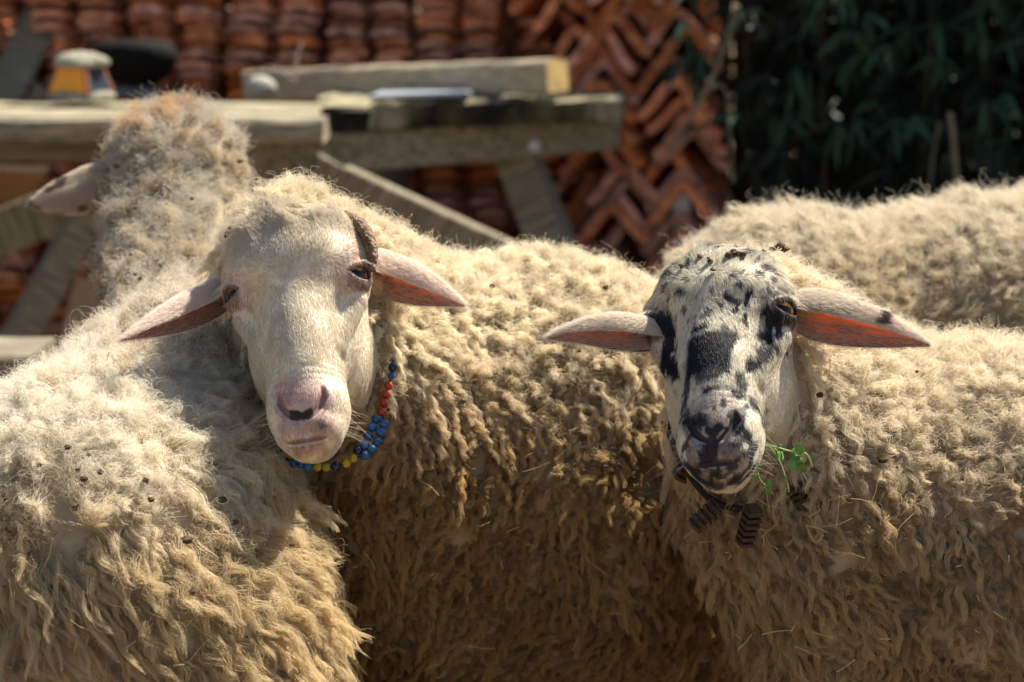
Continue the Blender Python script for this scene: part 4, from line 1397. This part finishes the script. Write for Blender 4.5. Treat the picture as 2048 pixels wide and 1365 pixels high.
for i, (x0, d0, x1, d1, th, th2) in enumerate(((-900, 5.12, 650, 4.97, .047, .045), (-900, 5.30, 640, 5.15, .05, .05), (-900, 5.48, 742, 5.36, .055, .055),
                                                (658, 5.545, 1246, 5.70, .068, .052), (640, 5.72, 1240, 5.86, .05, .05))):
    slab('board', (tp(x0, d0), tp(x1, d1)), back_, .145, th, M_MOSS if i else M_WOODG, tb, .006, 26, i, thick2=th2)
slab('cross_beam', (tp(470, 5.42, TZ - .072), tp(1238, 5.90, TZ - .058)), back_, .06, .098, M_WOODG, tb, .003, 10, 21, thick2=.078)
slab('cross_beam', (tp(-700, 5.4, TZ - .056), tp(300, 5.42, TZ - .056)), back_, .06, .07, M_WOODG, tb, .003, 10, 22)


def beam(name, p0, p1, w, t, mat, parent, yaw=0.0, bev=.004):
    """square timber from p0 to p1, w across the picture, t in depth"""
    p0, p1 = Vector(p0), Vector(p1)
    L = (p1 - p0).length
    mb = MB(); mb.box(-w / 2, w / 2, -t / 2, t / 2, 0, L)
    me = mb.mesh(name, mat)
    o = bpy.data.objects.new(name, me); COL.objects.link(o)
    z = (p1 - p0).normalized(); y = Vector((math.sin(yaw), math.cos(yaw), 0)); x = y.cross(z).normalized(); y = z.cross(x)
    M = Matrix.Translation(p0) @ Matrix((x, y, z)).transposed().to_4x4()
    if parent is not None:
        o.parent = parent
        M = (Matrix.Translation(parent.location) @ parent.rotation_euler.to_matrix().to_4x4()).inverted() @ M
    o.matrix_basis = M
    if bev:
        b = o.modifiers.new('bevel', 'BEVEL'); b.width = bev; b.segments = 1
    return o


def foot(p0, p1):      # prolong to the ground
    p0, p1 = np.array(p0), np.array(p1); t = p0[2] / (p0[2] - p1[2]); return p0 + (p1 - p0) * t


top, low = at(1030, 300, 5.80), at(1108, 500, 5.74)
beam('leg', foot(top, low), top, .098, .07, M_WOODG, tb, .35)
top, low = at(740, 395, 5.30), at(1000, 515, 5.40)
beam('brace', at(620, 340, 5.26), at(1150, 584, 5.46), .085, .05, M_WOODG, tb, .2)
top, low = at(200, 385, 5.35), at(30, 690, 5.30)
beam('leg', foot(top, low), top, .066, .09, M_WOODG, tb, -.3)
top, low = at(330, 300, 5.42), at(40, 460, 5.40)
beam('brace', at(330, 330, 5.50), at(-420, 640, 5.60), .105, .05, M_WOODG, tb, 0)
top, low = at(700, 330, 6.1), at(560, 520, 6.15)
beam('leg', foot(top, low), top, .09, .07, M_WOODG, tb, 0)
mb = MB(); c = at(1068, 292, 5.585)
mb.tube([c, c + np.array([0, .03, 0])], [.013, .013], 12); mb.tube([c - np.array([0, .012, 0]), c], [.007, .0075], 6)
mb.build('bolt', simple_mat('zinc', (.45, .47, .46), .4, .5, metal=.6), tb)
slab('bench_seat', (on_z(-500, 705, .42), on_z(60, 712, .42)), back_, .2, .045, M_WOODG, tb, .004, 8, 31)

# squared timber lying on the table
sb = slab('timber', ((at(483, 143, 5.92)), at(1092, 120, 5.52)), np.array([.475, .88, 0]), .11, .076, M_WOODL, None, .003, 16, 41, end_mat=M_WOODY)
tag(sb, 'pale squared timber with a sawn yellow end lying on the table', 'timber')
ms = MB(); ms.box8([tuple(at(738, 196, 5.52)), tuple(at(938, 192, 5.50)), tuple(at(945, 186, 5.62)), tuple(at(760, 189, 5.64)), tuple(at(738, 192, 5.52)), tuple(at(938, 183, 5.50)), tuple(at(945, 180, 5.62)), tuple(at(760, 182, 5.64))])
o = ms.build('metal_sheet', simple_mat('grey_sheet', (.30, .34, .37), .45, .4)); tag(o, 'thin grey metal sheet lying on the table in front of the squared timber', 'sheet')
# rounded stone at the timber's left end
mb = MB(); mb.lathe(at(520, 192, 5.60), [(.018, .002), (.032, .006), (.036, .02), (.030, .036), (.012, .046)], 14, wob=.07)
o = mb.build('stone', simple_mat('pale_stone', (.36, .34, .28), .8, .2, .25, 20, (.5, .47, .4), .3), smooth=True); tag(o, 'small pale rounded stone in front of the left end of the squared timber', 'stone')
mb = MB(); mb.tube(bez([at(592, 165, 5.55), at(591, 138, 5.54), at(594, 112, 5.53), at(603, 90, 5.52)], 6), .0028, 6)
mb.tube(bez([at(592, 165, 5.55), at(560, 140, 5.55), at(530, 134, 5.56), at(505, 150, 5.57)], 6), .0012, 5)
o = mb.build('dry_stalk', simple_mat('dry_stalk', (.55, .42, .36), .8, .2), smooth=True); tag(o, 'thin pale dry stalk rising from the table before the squared timber', 'stalk')

# lantern
ln = empty('lantern', at(162, 200, 5.35), 'small orange lantern with a lumpy off-white cap on the left of the table', 'lantern')
L0 = np.array(ln.location)
M_CAP = simple_mat('dirty_white', (.26, .25, .19), .9, .1, .2, 60, (.48, .45, .35), .8)
mb = MB(); mb.lathe((0, 0, .0), [(.070, 0), (.076, .006), (.072, .015), (.058, .020)], 20, wob=.03); mb.build('base', M_CAP, ln, True, keep=False)


def frustum(r0, r1, z0, z1, y=0):
    return [(-r0, -r0, z0), (r0, -r0, z0), (r0, r0, z0), (-r0, r0, z0), (-r1, -r1, z1), (r1, -r1, z1), (r1, r1, z1), (-r1, r1, z1)]


def lpanel(name, mat, k, r0=.050, r1=.034, z0=.018, z1=.072, t=.004):
    a = k * math.pi / 2 - .40
    mb = MB()
    g = .92
    v = [(-r0 * g, -r0 - t, z0), (r0 * g, -r0 - t, z0), (r0 * g, -r0, z0), (-r0 * g, -r0, z0), (-r1 * g, -r1 - t, z1), (r1 * g, -r1 - t, z1), (r1 * g, -r1, z1), (-r1 * g, -r1, z1)]
    ca, sa = math.cos(a), math.sin(a)
    mb.box8([(x * ca - y * sa, x * sa + y * ca, z) for x, y, z in v])
    mb.build(name, mat, ln, keep=False)


M_ORANGE = simple_mat('orange_plastic', (.85, .33, .02), .45, .4)
M_DGLASS = simple_mat('dark_panel', (.03, .04, .06), .25, .5)
for k, (nm, m) in enumerate((('orange_panel', M_ORANGE), ('dark_panel', M_DGLASS), ('orange_panel', M_ORANGE), ('dark_panel', M_DGLASS))): lpanel(nm, m, k)
M_RUST = simple_mat('rusty_orange', (.35, .13, .05), .6, .3)
for k in range(4):
    a = k * math.pi / 2 - .40 + math.pi / 4
    mb = MB(); mb.tube([(.050 * 1.42 * math.sin(a), -.050 * 1.42 * math.cos(a), .016), (.034 * 1.42 * math.sin(a), -.034 * 1.42 * math.cos(a), .074)], .0045, 6); mb.build('corner_post', M_RUST, ln, keep=False)
mb = MB(); mb.lathe((0, 0, 0), [(.040, .070), (.056, .073), (.060, .083), (.052, .093), (.034, .103), (.010, .107)], 22, wob=.10); mb.build('cap', M_CAP, ln, True, keep=False)

# black pan upside down on a grey lid
pt = empty('cooking_pan', at(275, 196, 5.75), 'bulky black pan resting on a grey lid on the table beside the orange lantern', 'pan')
M_BLACK = simple_mat('sooty_black', (.003, .003, .0035), .85, .15, .2, 30, (.007, .0065, .0065), .4)
mb = MB(); mb.lathe((0, 0, 0), [(.046, .030), (.066, .044), (.086, .066), (.097, .094), (.096, .116), (.082, .132), (.03, .138)], 26, wob=.03); mb.build('bowl', M_BLACK, pt, True, keep=False)
mb = MB(); mb.lathe((0, 0, 0), [(.055, 0), (.058, .012), (.050, .028), (.030, .038)], 24); mb.build('lid', simple_mat('grey_enamel', (.09, .09, .10), .4, .4), pt, True, keep=False)
mb = MB(); mb.tube(bez([(-.09, 0, .10), (-.115, -.01, .118), (-.10, -.02, .13), (-.07, 0, .118)], 5), .006, 8); mb.build('handle', M_BLACK, pt, True, keep=False)
mb = MB(); mb.tube([(0, -.02, .126), (.002, -.02, .136)], [.010, .007], 10); mb.build('knob', simple_mat('grey_knob', (.14, .15, .15), .5, .4), pt, True, keep=False)

# bucket under the table
bk = empty('bucket', foot(at(775, 200, 6.05), at(775, 400, 6.05)) * [1, 1, 0], 'grey metal bucket on a brown crate in the shade under the table', 'bucket')
z1 = at(775, 318, 6.05)[2]; z0 = at(775, 440, 6.05)[2]
mb = MB(); mb.lathe((-.03, 0, 0), [(.075, z0), (.095, z1), (.098, z1 + .004), (.091, z1 + .002), (.070, z0 + .02)], 24); mb.build('pail', simple_mat('galvanised', (.12, .135, .15), .5, .5, metal=.4), bk, True, keep=False)
cr = MB(); X, Y = bk.location[0], bk.location[1]
cr.box(X - .03, X + .14, Y - .16, Y - .14, 0, z0 + .06); cr.box(X - .03, X + .14, Y + .14, Y + .16, 0, z0 - .02); cr.box(X - .20, X + .14, Y - .135, Y + .135, z0 - .02, z0 - .006)
cr.box(X - .20, X - .18, Y - .135, Y + .135, 0, z0 - .022); cr.box(X + .12, X + .14, Y - .135, Y + .135, 0, z0 - .022)
o = cr.build('crate', simple_mat('brown_crate', (.10, .035, .022), .8, .2)); tag(o, 'dark reddish brown crate under the table holding the bucket', 'crate')

# boards behind the left of the table; tan ones added for sunlit ground
def leaning(name, pts, th, mat, label, cat):
    a = [np.array(p) for p in pts]
    nrm_ = np.cross(a[1] - a[0], a[3] - a[0]); nrm_ /= np.linalg.norm(nrm_)
    mb = MB(); mb.box8([tuple(p) for p in a] + [tuple(p + nrm_ * th) for p in a])
    o = mb.build(name, mat); tag(o, label, cat); return o


M_SUNPATCH = simple_mat('sunpatch', (.50, .30, .15), .8, .2, .25, 6, (.62, .40, .22), .2)  # tan sheets added where sunlit ground shows
leaning('sunpatch_board', (at(-260, 330, 6.0), at(95, 345, 6.0), at(15, 470, 6.45), at(-300, 520, 6.45)), .018, M_SUNPATCH, 'tan plywood board added for sunlit ground behind the far left of the table', 'sunpatch')
leaning('sunpatch_board', (at(150, 560, 6.2), at(290, 540, 6.2), at(230, 720, 6.0), at(110, 720, 6.0)), .018, M_SUNPATCH, 'small tan plywood board added for sunlit dirt between the table leg and the cream sheep', 'sunpatch')
leaning('sunpatch_board', (at(-260, 640, 6.5), at(70, 625, 6.5), at(40, 690, 6.1), at(-280, 700, 6.1)), .018, M_SUNPATCH, 'tan plywood board added for sunlit dirt low down at the left edge behind the bench', 'sunpatch')
leaning('grey_board', (at(30, 600, 6.6), at(90, 540, 6.7), at(110, 575, 6.7), at(50, 650, 6.6)), .02, M_WOODG, 'short grey board standing in the shade behind the table leg', 'board')


# ------------------------------------------------------------------ stacked roof tiles
def tile_mat(name, a, b, c):
    m, nt, out = new_mat(name)
    p = principled(nt, out, .85, .2)
    tc = nt.nodes.new('ShaderNodeTexCoord'); oi = nt.nodes.new('ShaderNodeObjectInfo')
    ad = nt.nodes.new('ShaderNodeVectorMath'); ad.operation = 'ADD'
    nt.links.new(tc.outputs['Object'], ad.inputs[0]); nt.links.new(oi.outputs['Location'], ad.inputs[1])
    n = nt.nodes.new('ShaderNodeTexNoise'); n.inputs['Scale'].default_value = 22; n.inputs['Detail'].default_value = 5
    nt.links.new(ad.outputs[0], n.inputs[0])
    r = nt.nodes.new('ShaderNodeValToRGB'); e = r.color_ramp.elements
    e[0].position = .32; e[0].color = (*a, 1); e[1].position = .72; e[1].color = (*c, 1); x = e.new(.52); x.color = (*b, 1)
    nt.links.new(n.outputs['Fac'], r.inputs[0])
    hv = nt.nodes.new('ShaderNodeHueSaturation'); mr = nt.nodes.new('ShaderNodeMapRange'); mr.inputs['To Min'].default_value = .6; mr.inputs['To Max'].default_value = 1.3
    nt.links.new(oi.outputs['Random'], mr.inputs[0]); nt.links.new(mr.outputs[0], hv.inputs['Value'])
    mr2 = nt.nodes.new('ShaderNodeMapRange'); mr2.inputs['To Min'].default_value = .7; mr2.inputs['To Max'].default_value = 1.1
    wn2 = nt.nodes.new('ShaderNodeTexWhiteNoise'); nt.links.new(oi.outputs['Location'], wn2.inputs[0]); nt.links.new(wn2.outputs['Value'], mr2.inputs[0]); nt.links.new(mr2.outputs[0], hv.inputs['Saturation'])
    nt.links.new(r.outputs[0], hv.inputs['Color']); nt.links.new(hv.outputs[0], p.inputs['Base Color'])
    b_ = nt.nodes.new('ShaderNodeBump'); b_.inputs['Strength'].default_value = .4; b_.inputs['Distance'].default_value = .006
    nt.links.new(n.outputs['Fac'], b_.inputs['Height']); nt.links.new(b_.outputs[0], p.inputs['Normal'])
    return m


M_TILE = tile_mat('terracotta', (.26, .085, .042), (.60, .20, .080), (.72, .30, .14))


def profile_tile(name, prof, th, L, ny=2, taper=1.0, recess=None):
    """prof: (x, z) line extruded along y with thickness"""
    vs = []; n = len(prof)
    P = np.array(prof, float); T = np.gradient(P, axis=0); Nn = np.stack([-T[:, 1], T[:, 0]], 1); Nn /= np.linalg.norm(Nn, axis=1, keepdims=True)
    for k in range(ny):
        y = -L / 2 + L * k / (ny - 1); sc_ = 1 + (taper - 1) * k / (ny - 1)
        rc = [recess(p_[0]) * (1 if k == 0 else -1) if recess and k in (0, ny - 1) else 0 for p_ in P]
        for p_, r_ in zip(P + Nn * th / 2, rc): vs.append((p_[0] * sc_, y + r_, p_[1]))
        for p_, r_ in zip(P - Nn * th / 2, rc): vs.append((p_[0] * sc_, y + r_, p_[1]))
    fs = []
    for k in range(ny - 1):
        a = k * 2 * n; b = (k + 1) * 2 * n
        for i in range(n - 1):
            fs.append((a + i, a + i + 1, b + i + 1, b + i)); fs.append((a + n + i, b + n + i, b + n + i + 1, a + n + i + 1))
        fs.append((a, b, b + n, a + n)); fs.append((a + n - 1, a + 2 * n - 1, b + 2 * n - 1, b + n - 1))
    for a, fl in ((0, 0), ((ny - 1) * 2 * n, 1)):
        for i in range(n - 1):
            q = (a + i, a + n + i, a + n + i + 1, a + i + 1); fs.append(q[::-1] if fl else q)
    me = bpy.data.meshes.new(name); me.from_pydata(vs, [], fs); me.materials.append(M_TILE)
    me.polygons.foreach_set('use_smooth', [abs(f[0] - f[1]) < 2 * n + 99 and False for f in fs]); me.update()
    return me


xs = np.linspace(-.118, .118, 25)
TILES = []
for v_ in range(4):
    h_ = .014 + .004 * v_ % 3 * .002
    lump = lambda x, v=v_: abs(math.sin(x / .118 * math.pi + (0, .12, -.1, .05)[v]))
    prof = [(x, (.010 + .003 * v_) * lump(x) ** 1.2) for x in xs]
    TILES.append(profile_tile('roof_tile', prof, .015, .40, recess=lambda x, v=v_: .075 * max(0, 1 - lump(x) / (.45 + .06 * v)) ** .8))
rr = random.Random(3)
names = ['behind the left edge of the table', 'behind the orange lantern', 'behind the black pan', 'above the raised woolly head', 'behind the left end of the squared timber', 'behind the middle of the squared timber', 'behind the right half of the squared timber', 'behind the right end of the squared timber', 'behind the right end of the tabletop']
x = -1.60
for k, nm in enumerate(names):
    y0 = 6.42 + rr.uniform(-.05, .05)
    st = empty('tile_stack', (x, y0, 0), 'stack of wavy orange roof tiles ' + nm, 'tile stack', 'stacks of wavy roof tiles')
    z = .012; i = 0
    drift = 0
    while z < 1.30:
        pitch = rr.uniform(.0205, .0245)
        o = link('roof_tile', TILES[(k * 3 + i // 4) % 4], st, keep=False)
        drift = .85 * drift + rr.uniform(-.007, .007)
        o.location = (drift, rr.uniform(-.022, .022) + .05 * math.sin(i * .35 + k), z)
        o.rotation_euler = (rr.uniform(-.02, .02), rr.uniform(-.025, .025), rr.uniform(-.04, .04) + (math.pi if (i // 5) % 3 == k % 3 else 0))
        z += pitch; i += 1
    x += .246 + rr.uniform(-.004, .006)

# ridge tiles: angular, nested
def lam(hw, h, foot_, n=15):
    out = []
    for u in np.linspace(-1.12, 1.12, n):
        a = min(1, abs(u))
        out.append((hw * u, -h * (.50 * math.sqrt(a * a + .03) - .085 + .50 * (1 - math.cos(math.pi * a)) / 2)))
    return out


RIDGE = [profile_tile('ridge_tile', lam(.082, .085, .012), .023, .40, taper=.9), profile_tile('ridge_tile', lam(.078, .100, .010), .024, .42, taper=.93), profile_tile('ridge_tile', lam(.086, .092, .014), .024, .40, taper=.95)]
for k, (px0, py0, px1, py1, d, dy, nm) in enumerate(((1248, 20, 1252, 470, 6.02, 0, 'right beside the table end'), (1352, 20, 1402, 440, 6.0, 0, 'next to the dark green shrub'), (1150, 0, 1160, 60, 6.25, .0, 'just behind the table end'))):
    t0 = at(px0, py0, d); t1 = at(px1, py1, d)
    bx = t0[0] + (t1[0] - t0[0]) * (t0[2] / (t0[2] - t1[2]))
    st = empty('ridge_tile_stack', (bx, t0[1], 0), 'stack of angular orange ridge tiles nested in each other, ' + nm, 'tile stack', 'stacks of ridge tiles')
    z = .11; i = 0
    while z < 1.20:
        x_ = t0[0] + (t1[0] - t0[0]) * (t0[2] - z) / (t0[2] - t1[2]) - bx
        o = link('ridge_tile', RIDGE[rr.choice([0, 1, 1, 2])], st, keep=False)
        o.location = (x_ + rr.uniform(-.012, .012), rr.uniform(-.03, .03), z)
        o.rotation_euler = (rr.uniform(-.06, .06), rr.uniform(-.09, .09), rr.uniform(-.25, .25) - .15)
        z += rr.choice([.032, .036, .040, .048, .066]); i += 1

mb = MB(); c = on_z(1362, 470, .30)
a = at(1362, 386, 5.9); b = foot(a, at(1366, 480, 5.9))
o = beam('stake', tuple(b), tuple(a), .040, .018, simple_mat('white_stake', (.55, .56, .58), .6, .3, .2, 20, (.7, .7, .7)), None, .1, .003)
tag(o, 'short white stake standing before the ridge tiles', 'stake')
for (p0, p1, w, lb) in (((-60, 330, 6.0), (130, -60, 6.25), .10, 'grey weathered board leaning on the tiles behind the lantern'), ((70, 200, 6.15), (-160, 60, 6.2), .08, 'short grey board leaning at the far left of the tiles')):
    a = np.array(at(*p1)); b = foot(a, at(*p0))
    o = beam('board', tuple(b), tuple(a), w, .022, M_WOODG, None, .2); tag(o, lb, 'board')

# ------------------------------------------------------------------ dark shrub
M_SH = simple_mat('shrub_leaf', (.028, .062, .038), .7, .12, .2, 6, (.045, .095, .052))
M_SH2 = simple_mat('shrub_leaf_shaded', (.010, .020, .012), .6, .3, .2, 6, (.018, .032, .018))  # darker leaf copy, shade inside the shrub put into the colour
M_TWIG = simple_mat('shrub_twig', (.04, .03, .018), .8, .2, .2, 30, (.09, .07, .04))
LV = [leaf_mesh('shrub_leaf', .105, .0080, M_SH, .3, 4), leaf_mesh('shrub_leaf', .085, .0075, M_SH, .3, 4), leaf_mesh('shrub_leaf', .12, .0085, M_SH, .2, 4)]
sh = empty('shrub', (.95, 6.1, 0), 'dark green shrub of long narrow hanging leaves filling the upper right', 'shrub')
SL = np.array(sh.location)
rng = np.random.default_rng(21)


def edge_x(z, y):      # left outline of the shrub
    return .50 + .10 * math.sin(z * 5) + (.10 if z < .62 else 0)


nodes = []
while len(nodes) < 1500:
    p = np.array([rng.uniform(.38, 2.6), 5.55 + abs(rng.normal(0, .45)), rng.uniform(.50, 2.15)])
    if p[0] < edge_x(p[2], p[1]) + rng.normal(0, .05) or p[2] > 1.25 + .8 * (p[0] - .5): continue
    if p[1] < 5.55 + .25 * max(0, 1 - p[2]): p[1] += .1
    nodes.append(p)
nodes.sort(key=lambda p: p[1] + (5 if (p[0] > 1.35 or p[2] > 1.15) else 0))
count = 0; V = []; F = []; off = 0
base = [(np.array([v.co[:] for v in m.vertices]), np.array([list(f.vertices) for f in m.polygons])) for m in LV]
for k, p in enumerate(nodes):
    m_ = int(rng.integers(4, 8))
    az0 = rng.uniform(0, 6.28)
    for j in range(m_):
        az = az0 + j * 6.28 / m_ + rng.normal(0, .3)
        el = rng.uniform(-1.45, -.25)
        d = Vector((math.cos(az) * math.cos(el), math.sin(az) * math.cos(el), math.sin(el)))
        q = d.to_track_quat('Y', 'Z').to_matrix() @ Matrix.Rotation(rng.uniform(-1, 1), 3, 'Y')
        sc_ = rng.uniform(.65, 1.1)
        li = int(rng.integers(0, 3))
        if count < 300 and p[2] > .66:
            o = link('leaf', LV[li], sh, keep=False)
            o.matrix_basis = Matrix.Translation(Vector((p - SL).tolist())) @ q.to_4x4() @ Matrix.Scale(sc_, 4)
            count += 1
        else:
            bv, bf = base[li]
            V.append((bv * sc_) @ np.array(q).T + p); F.append(bf + off); off += len(bv)
V = np.concatenate(V) - SL; F = np.concatenate(F)
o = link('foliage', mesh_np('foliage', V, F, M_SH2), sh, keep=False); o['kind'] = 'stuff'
mb = MB()
for k in range(20):
    b = np.array([rng.uniform(.55, 2.4), rng.uniform(5.75, 6.5), 0]); t = b + [rng.normal(0, .25), rng.normal(0, .2), rng.uniform(1.2, 2.1)]
    mb.tube(bez([b, (b + t) / 2 + rng.normal(0, .05, 3), t], 5), [.008 - .0006 * i for i in range(11)], 6)
mb.build('stem', M_TWIG, sh, smooth=True)
# thick inner and upper growth added to block sun and bright gaps
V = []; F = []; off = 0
for k in range(6500):  # upper growth out of view, added to shade the leaves below
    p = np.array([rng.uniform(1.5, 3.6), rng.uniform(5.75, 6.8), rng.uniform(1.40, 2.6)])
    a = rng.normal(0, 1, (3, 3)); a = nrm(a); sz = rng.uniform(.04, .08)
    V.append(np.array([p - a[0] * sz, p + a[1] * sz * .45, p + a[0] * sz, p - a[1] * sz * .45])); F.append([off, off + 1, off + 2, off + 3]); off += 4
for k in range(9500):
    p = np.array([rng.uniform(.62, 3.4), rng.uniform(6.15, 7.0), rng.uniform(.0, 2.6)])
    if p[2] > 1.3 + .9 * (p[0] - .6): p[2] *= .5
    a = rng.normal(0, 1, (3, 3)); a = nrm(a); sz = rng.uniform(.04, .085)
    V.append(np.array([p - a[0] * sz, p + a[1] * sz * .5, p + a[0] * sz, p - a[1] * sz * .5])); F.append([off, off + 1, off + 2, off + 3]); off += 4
o = link('blocking_foliage', mesh_np('blocking_foliage', np.concatenate(V) - SL, F, M_SH2), sh, keep=False); o['kind'] = 'stuff'
for pts, r, lb in ((((1475, 10), (1440, 120), (1395, 215), (1335, 300)), .0055, 'long bent dry cane hanging across the ridge tiles'), (((1405, 185), (1448, 175), (1458, 260), (1467, 365)), .0035, 'thin drooping dry cane at the left side of the shrub'), (((1900, 225), (1908, 290), (1918, 420)), .0075, 'short tan broken cane standing in the shrub'), (((1880, 245), (1868, 300), (1860, 380)), .004, 'thin brown twig beside the broken tan cane')):
    q = bez([at(x, y, 5.50) for x, y in pts], 6); mb = MB(); mb.tube(q, [r * (1 - .3 * i / len(q)) for i in range(len(q))], 7)
    o = mb.build('dry_cane', simple_mat('dry_cane', (.11, .095, .055), .8, .2, .2, 30, (.19, .165, .10)), smooth=True); tag(o, lb, 'cane')


# ------------------------------------------------------------------ dark wall added behind everything to block bright ground
wl = empty('dark_backing_wall', (0, 7.75, 0), 'added dark brown plank wall hiding bright ground behind the roof tiles and the shrub', 'wall')
M_BACKING = simple_mat('dark_planks', (.030, .016, .010), .9, .1, .25, 5, (.06, .032, .02), .4, stretch=(6, 1, 1))
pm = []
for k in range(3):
    mb = MB(); mb.box(-.098 + .003 * k, .098, -.012, .012, 0, 1.95 + .02 * k); pm.append(mb.mesh('plank', M_BACKING))
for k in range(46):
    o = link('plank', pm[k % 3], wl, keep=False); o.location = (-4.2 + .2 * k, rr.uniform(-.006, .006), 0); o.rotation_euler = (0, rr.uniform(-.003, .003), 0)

mb = MB(); rr2 = random.Random(12)
crown = []
for x, y, r in ((1362, 533, .0035), (1420, 520, .0028), (1458, 510, .0042), (1472, 504, .0046), (1486, 510, .0036), (1425, 540, .0026), (1548, 496, .0046), (1560, 490, .0052), (1570, 500, .004), (1400, 512, .003), (1530, 504, .003)):
    ds = np.linspace(2.15, 2.5, 200); q = to_local(RB, OB, np.array([at(x, y, d) for d in ds]))
    v = np.minimum(head_base(q, PB) - .004, fnB(np.array([at(x, y, d) for d in ds])) - .014); k = int(np.argmax(v < 0)) if (v < 0).any() else 150
    c = at(x, y, ds[k])
    for j in range(5):
        cc = c + np.array([rr2.uniform(-1, 1), rr2.uniform(-1, 1), rr2.uniform(-1, 1)]) * r * .55; t = rr2.uniform(0, 3); r_ = r * rr2.uniform(.35, .7)
        mb.lathe(cc, [(r_ * math.cos(a) * (1 + .25 * math.sin(a * 4 + t)) + r_ * .05, r_ * .8 * math.sin(a)) for a in np.linspace(-1.4, 1.4, 6)], 7, wob=.2)
o = mb.build('dirt_clods', simple_mat('dried_clod', (.07, .045, .028), .95, .1, .2, 200, (.17, .12, .075))); tag(o, 'brown dirt clods stuck on the crown of the speckled sheep', 'dirt', kind='stuff')
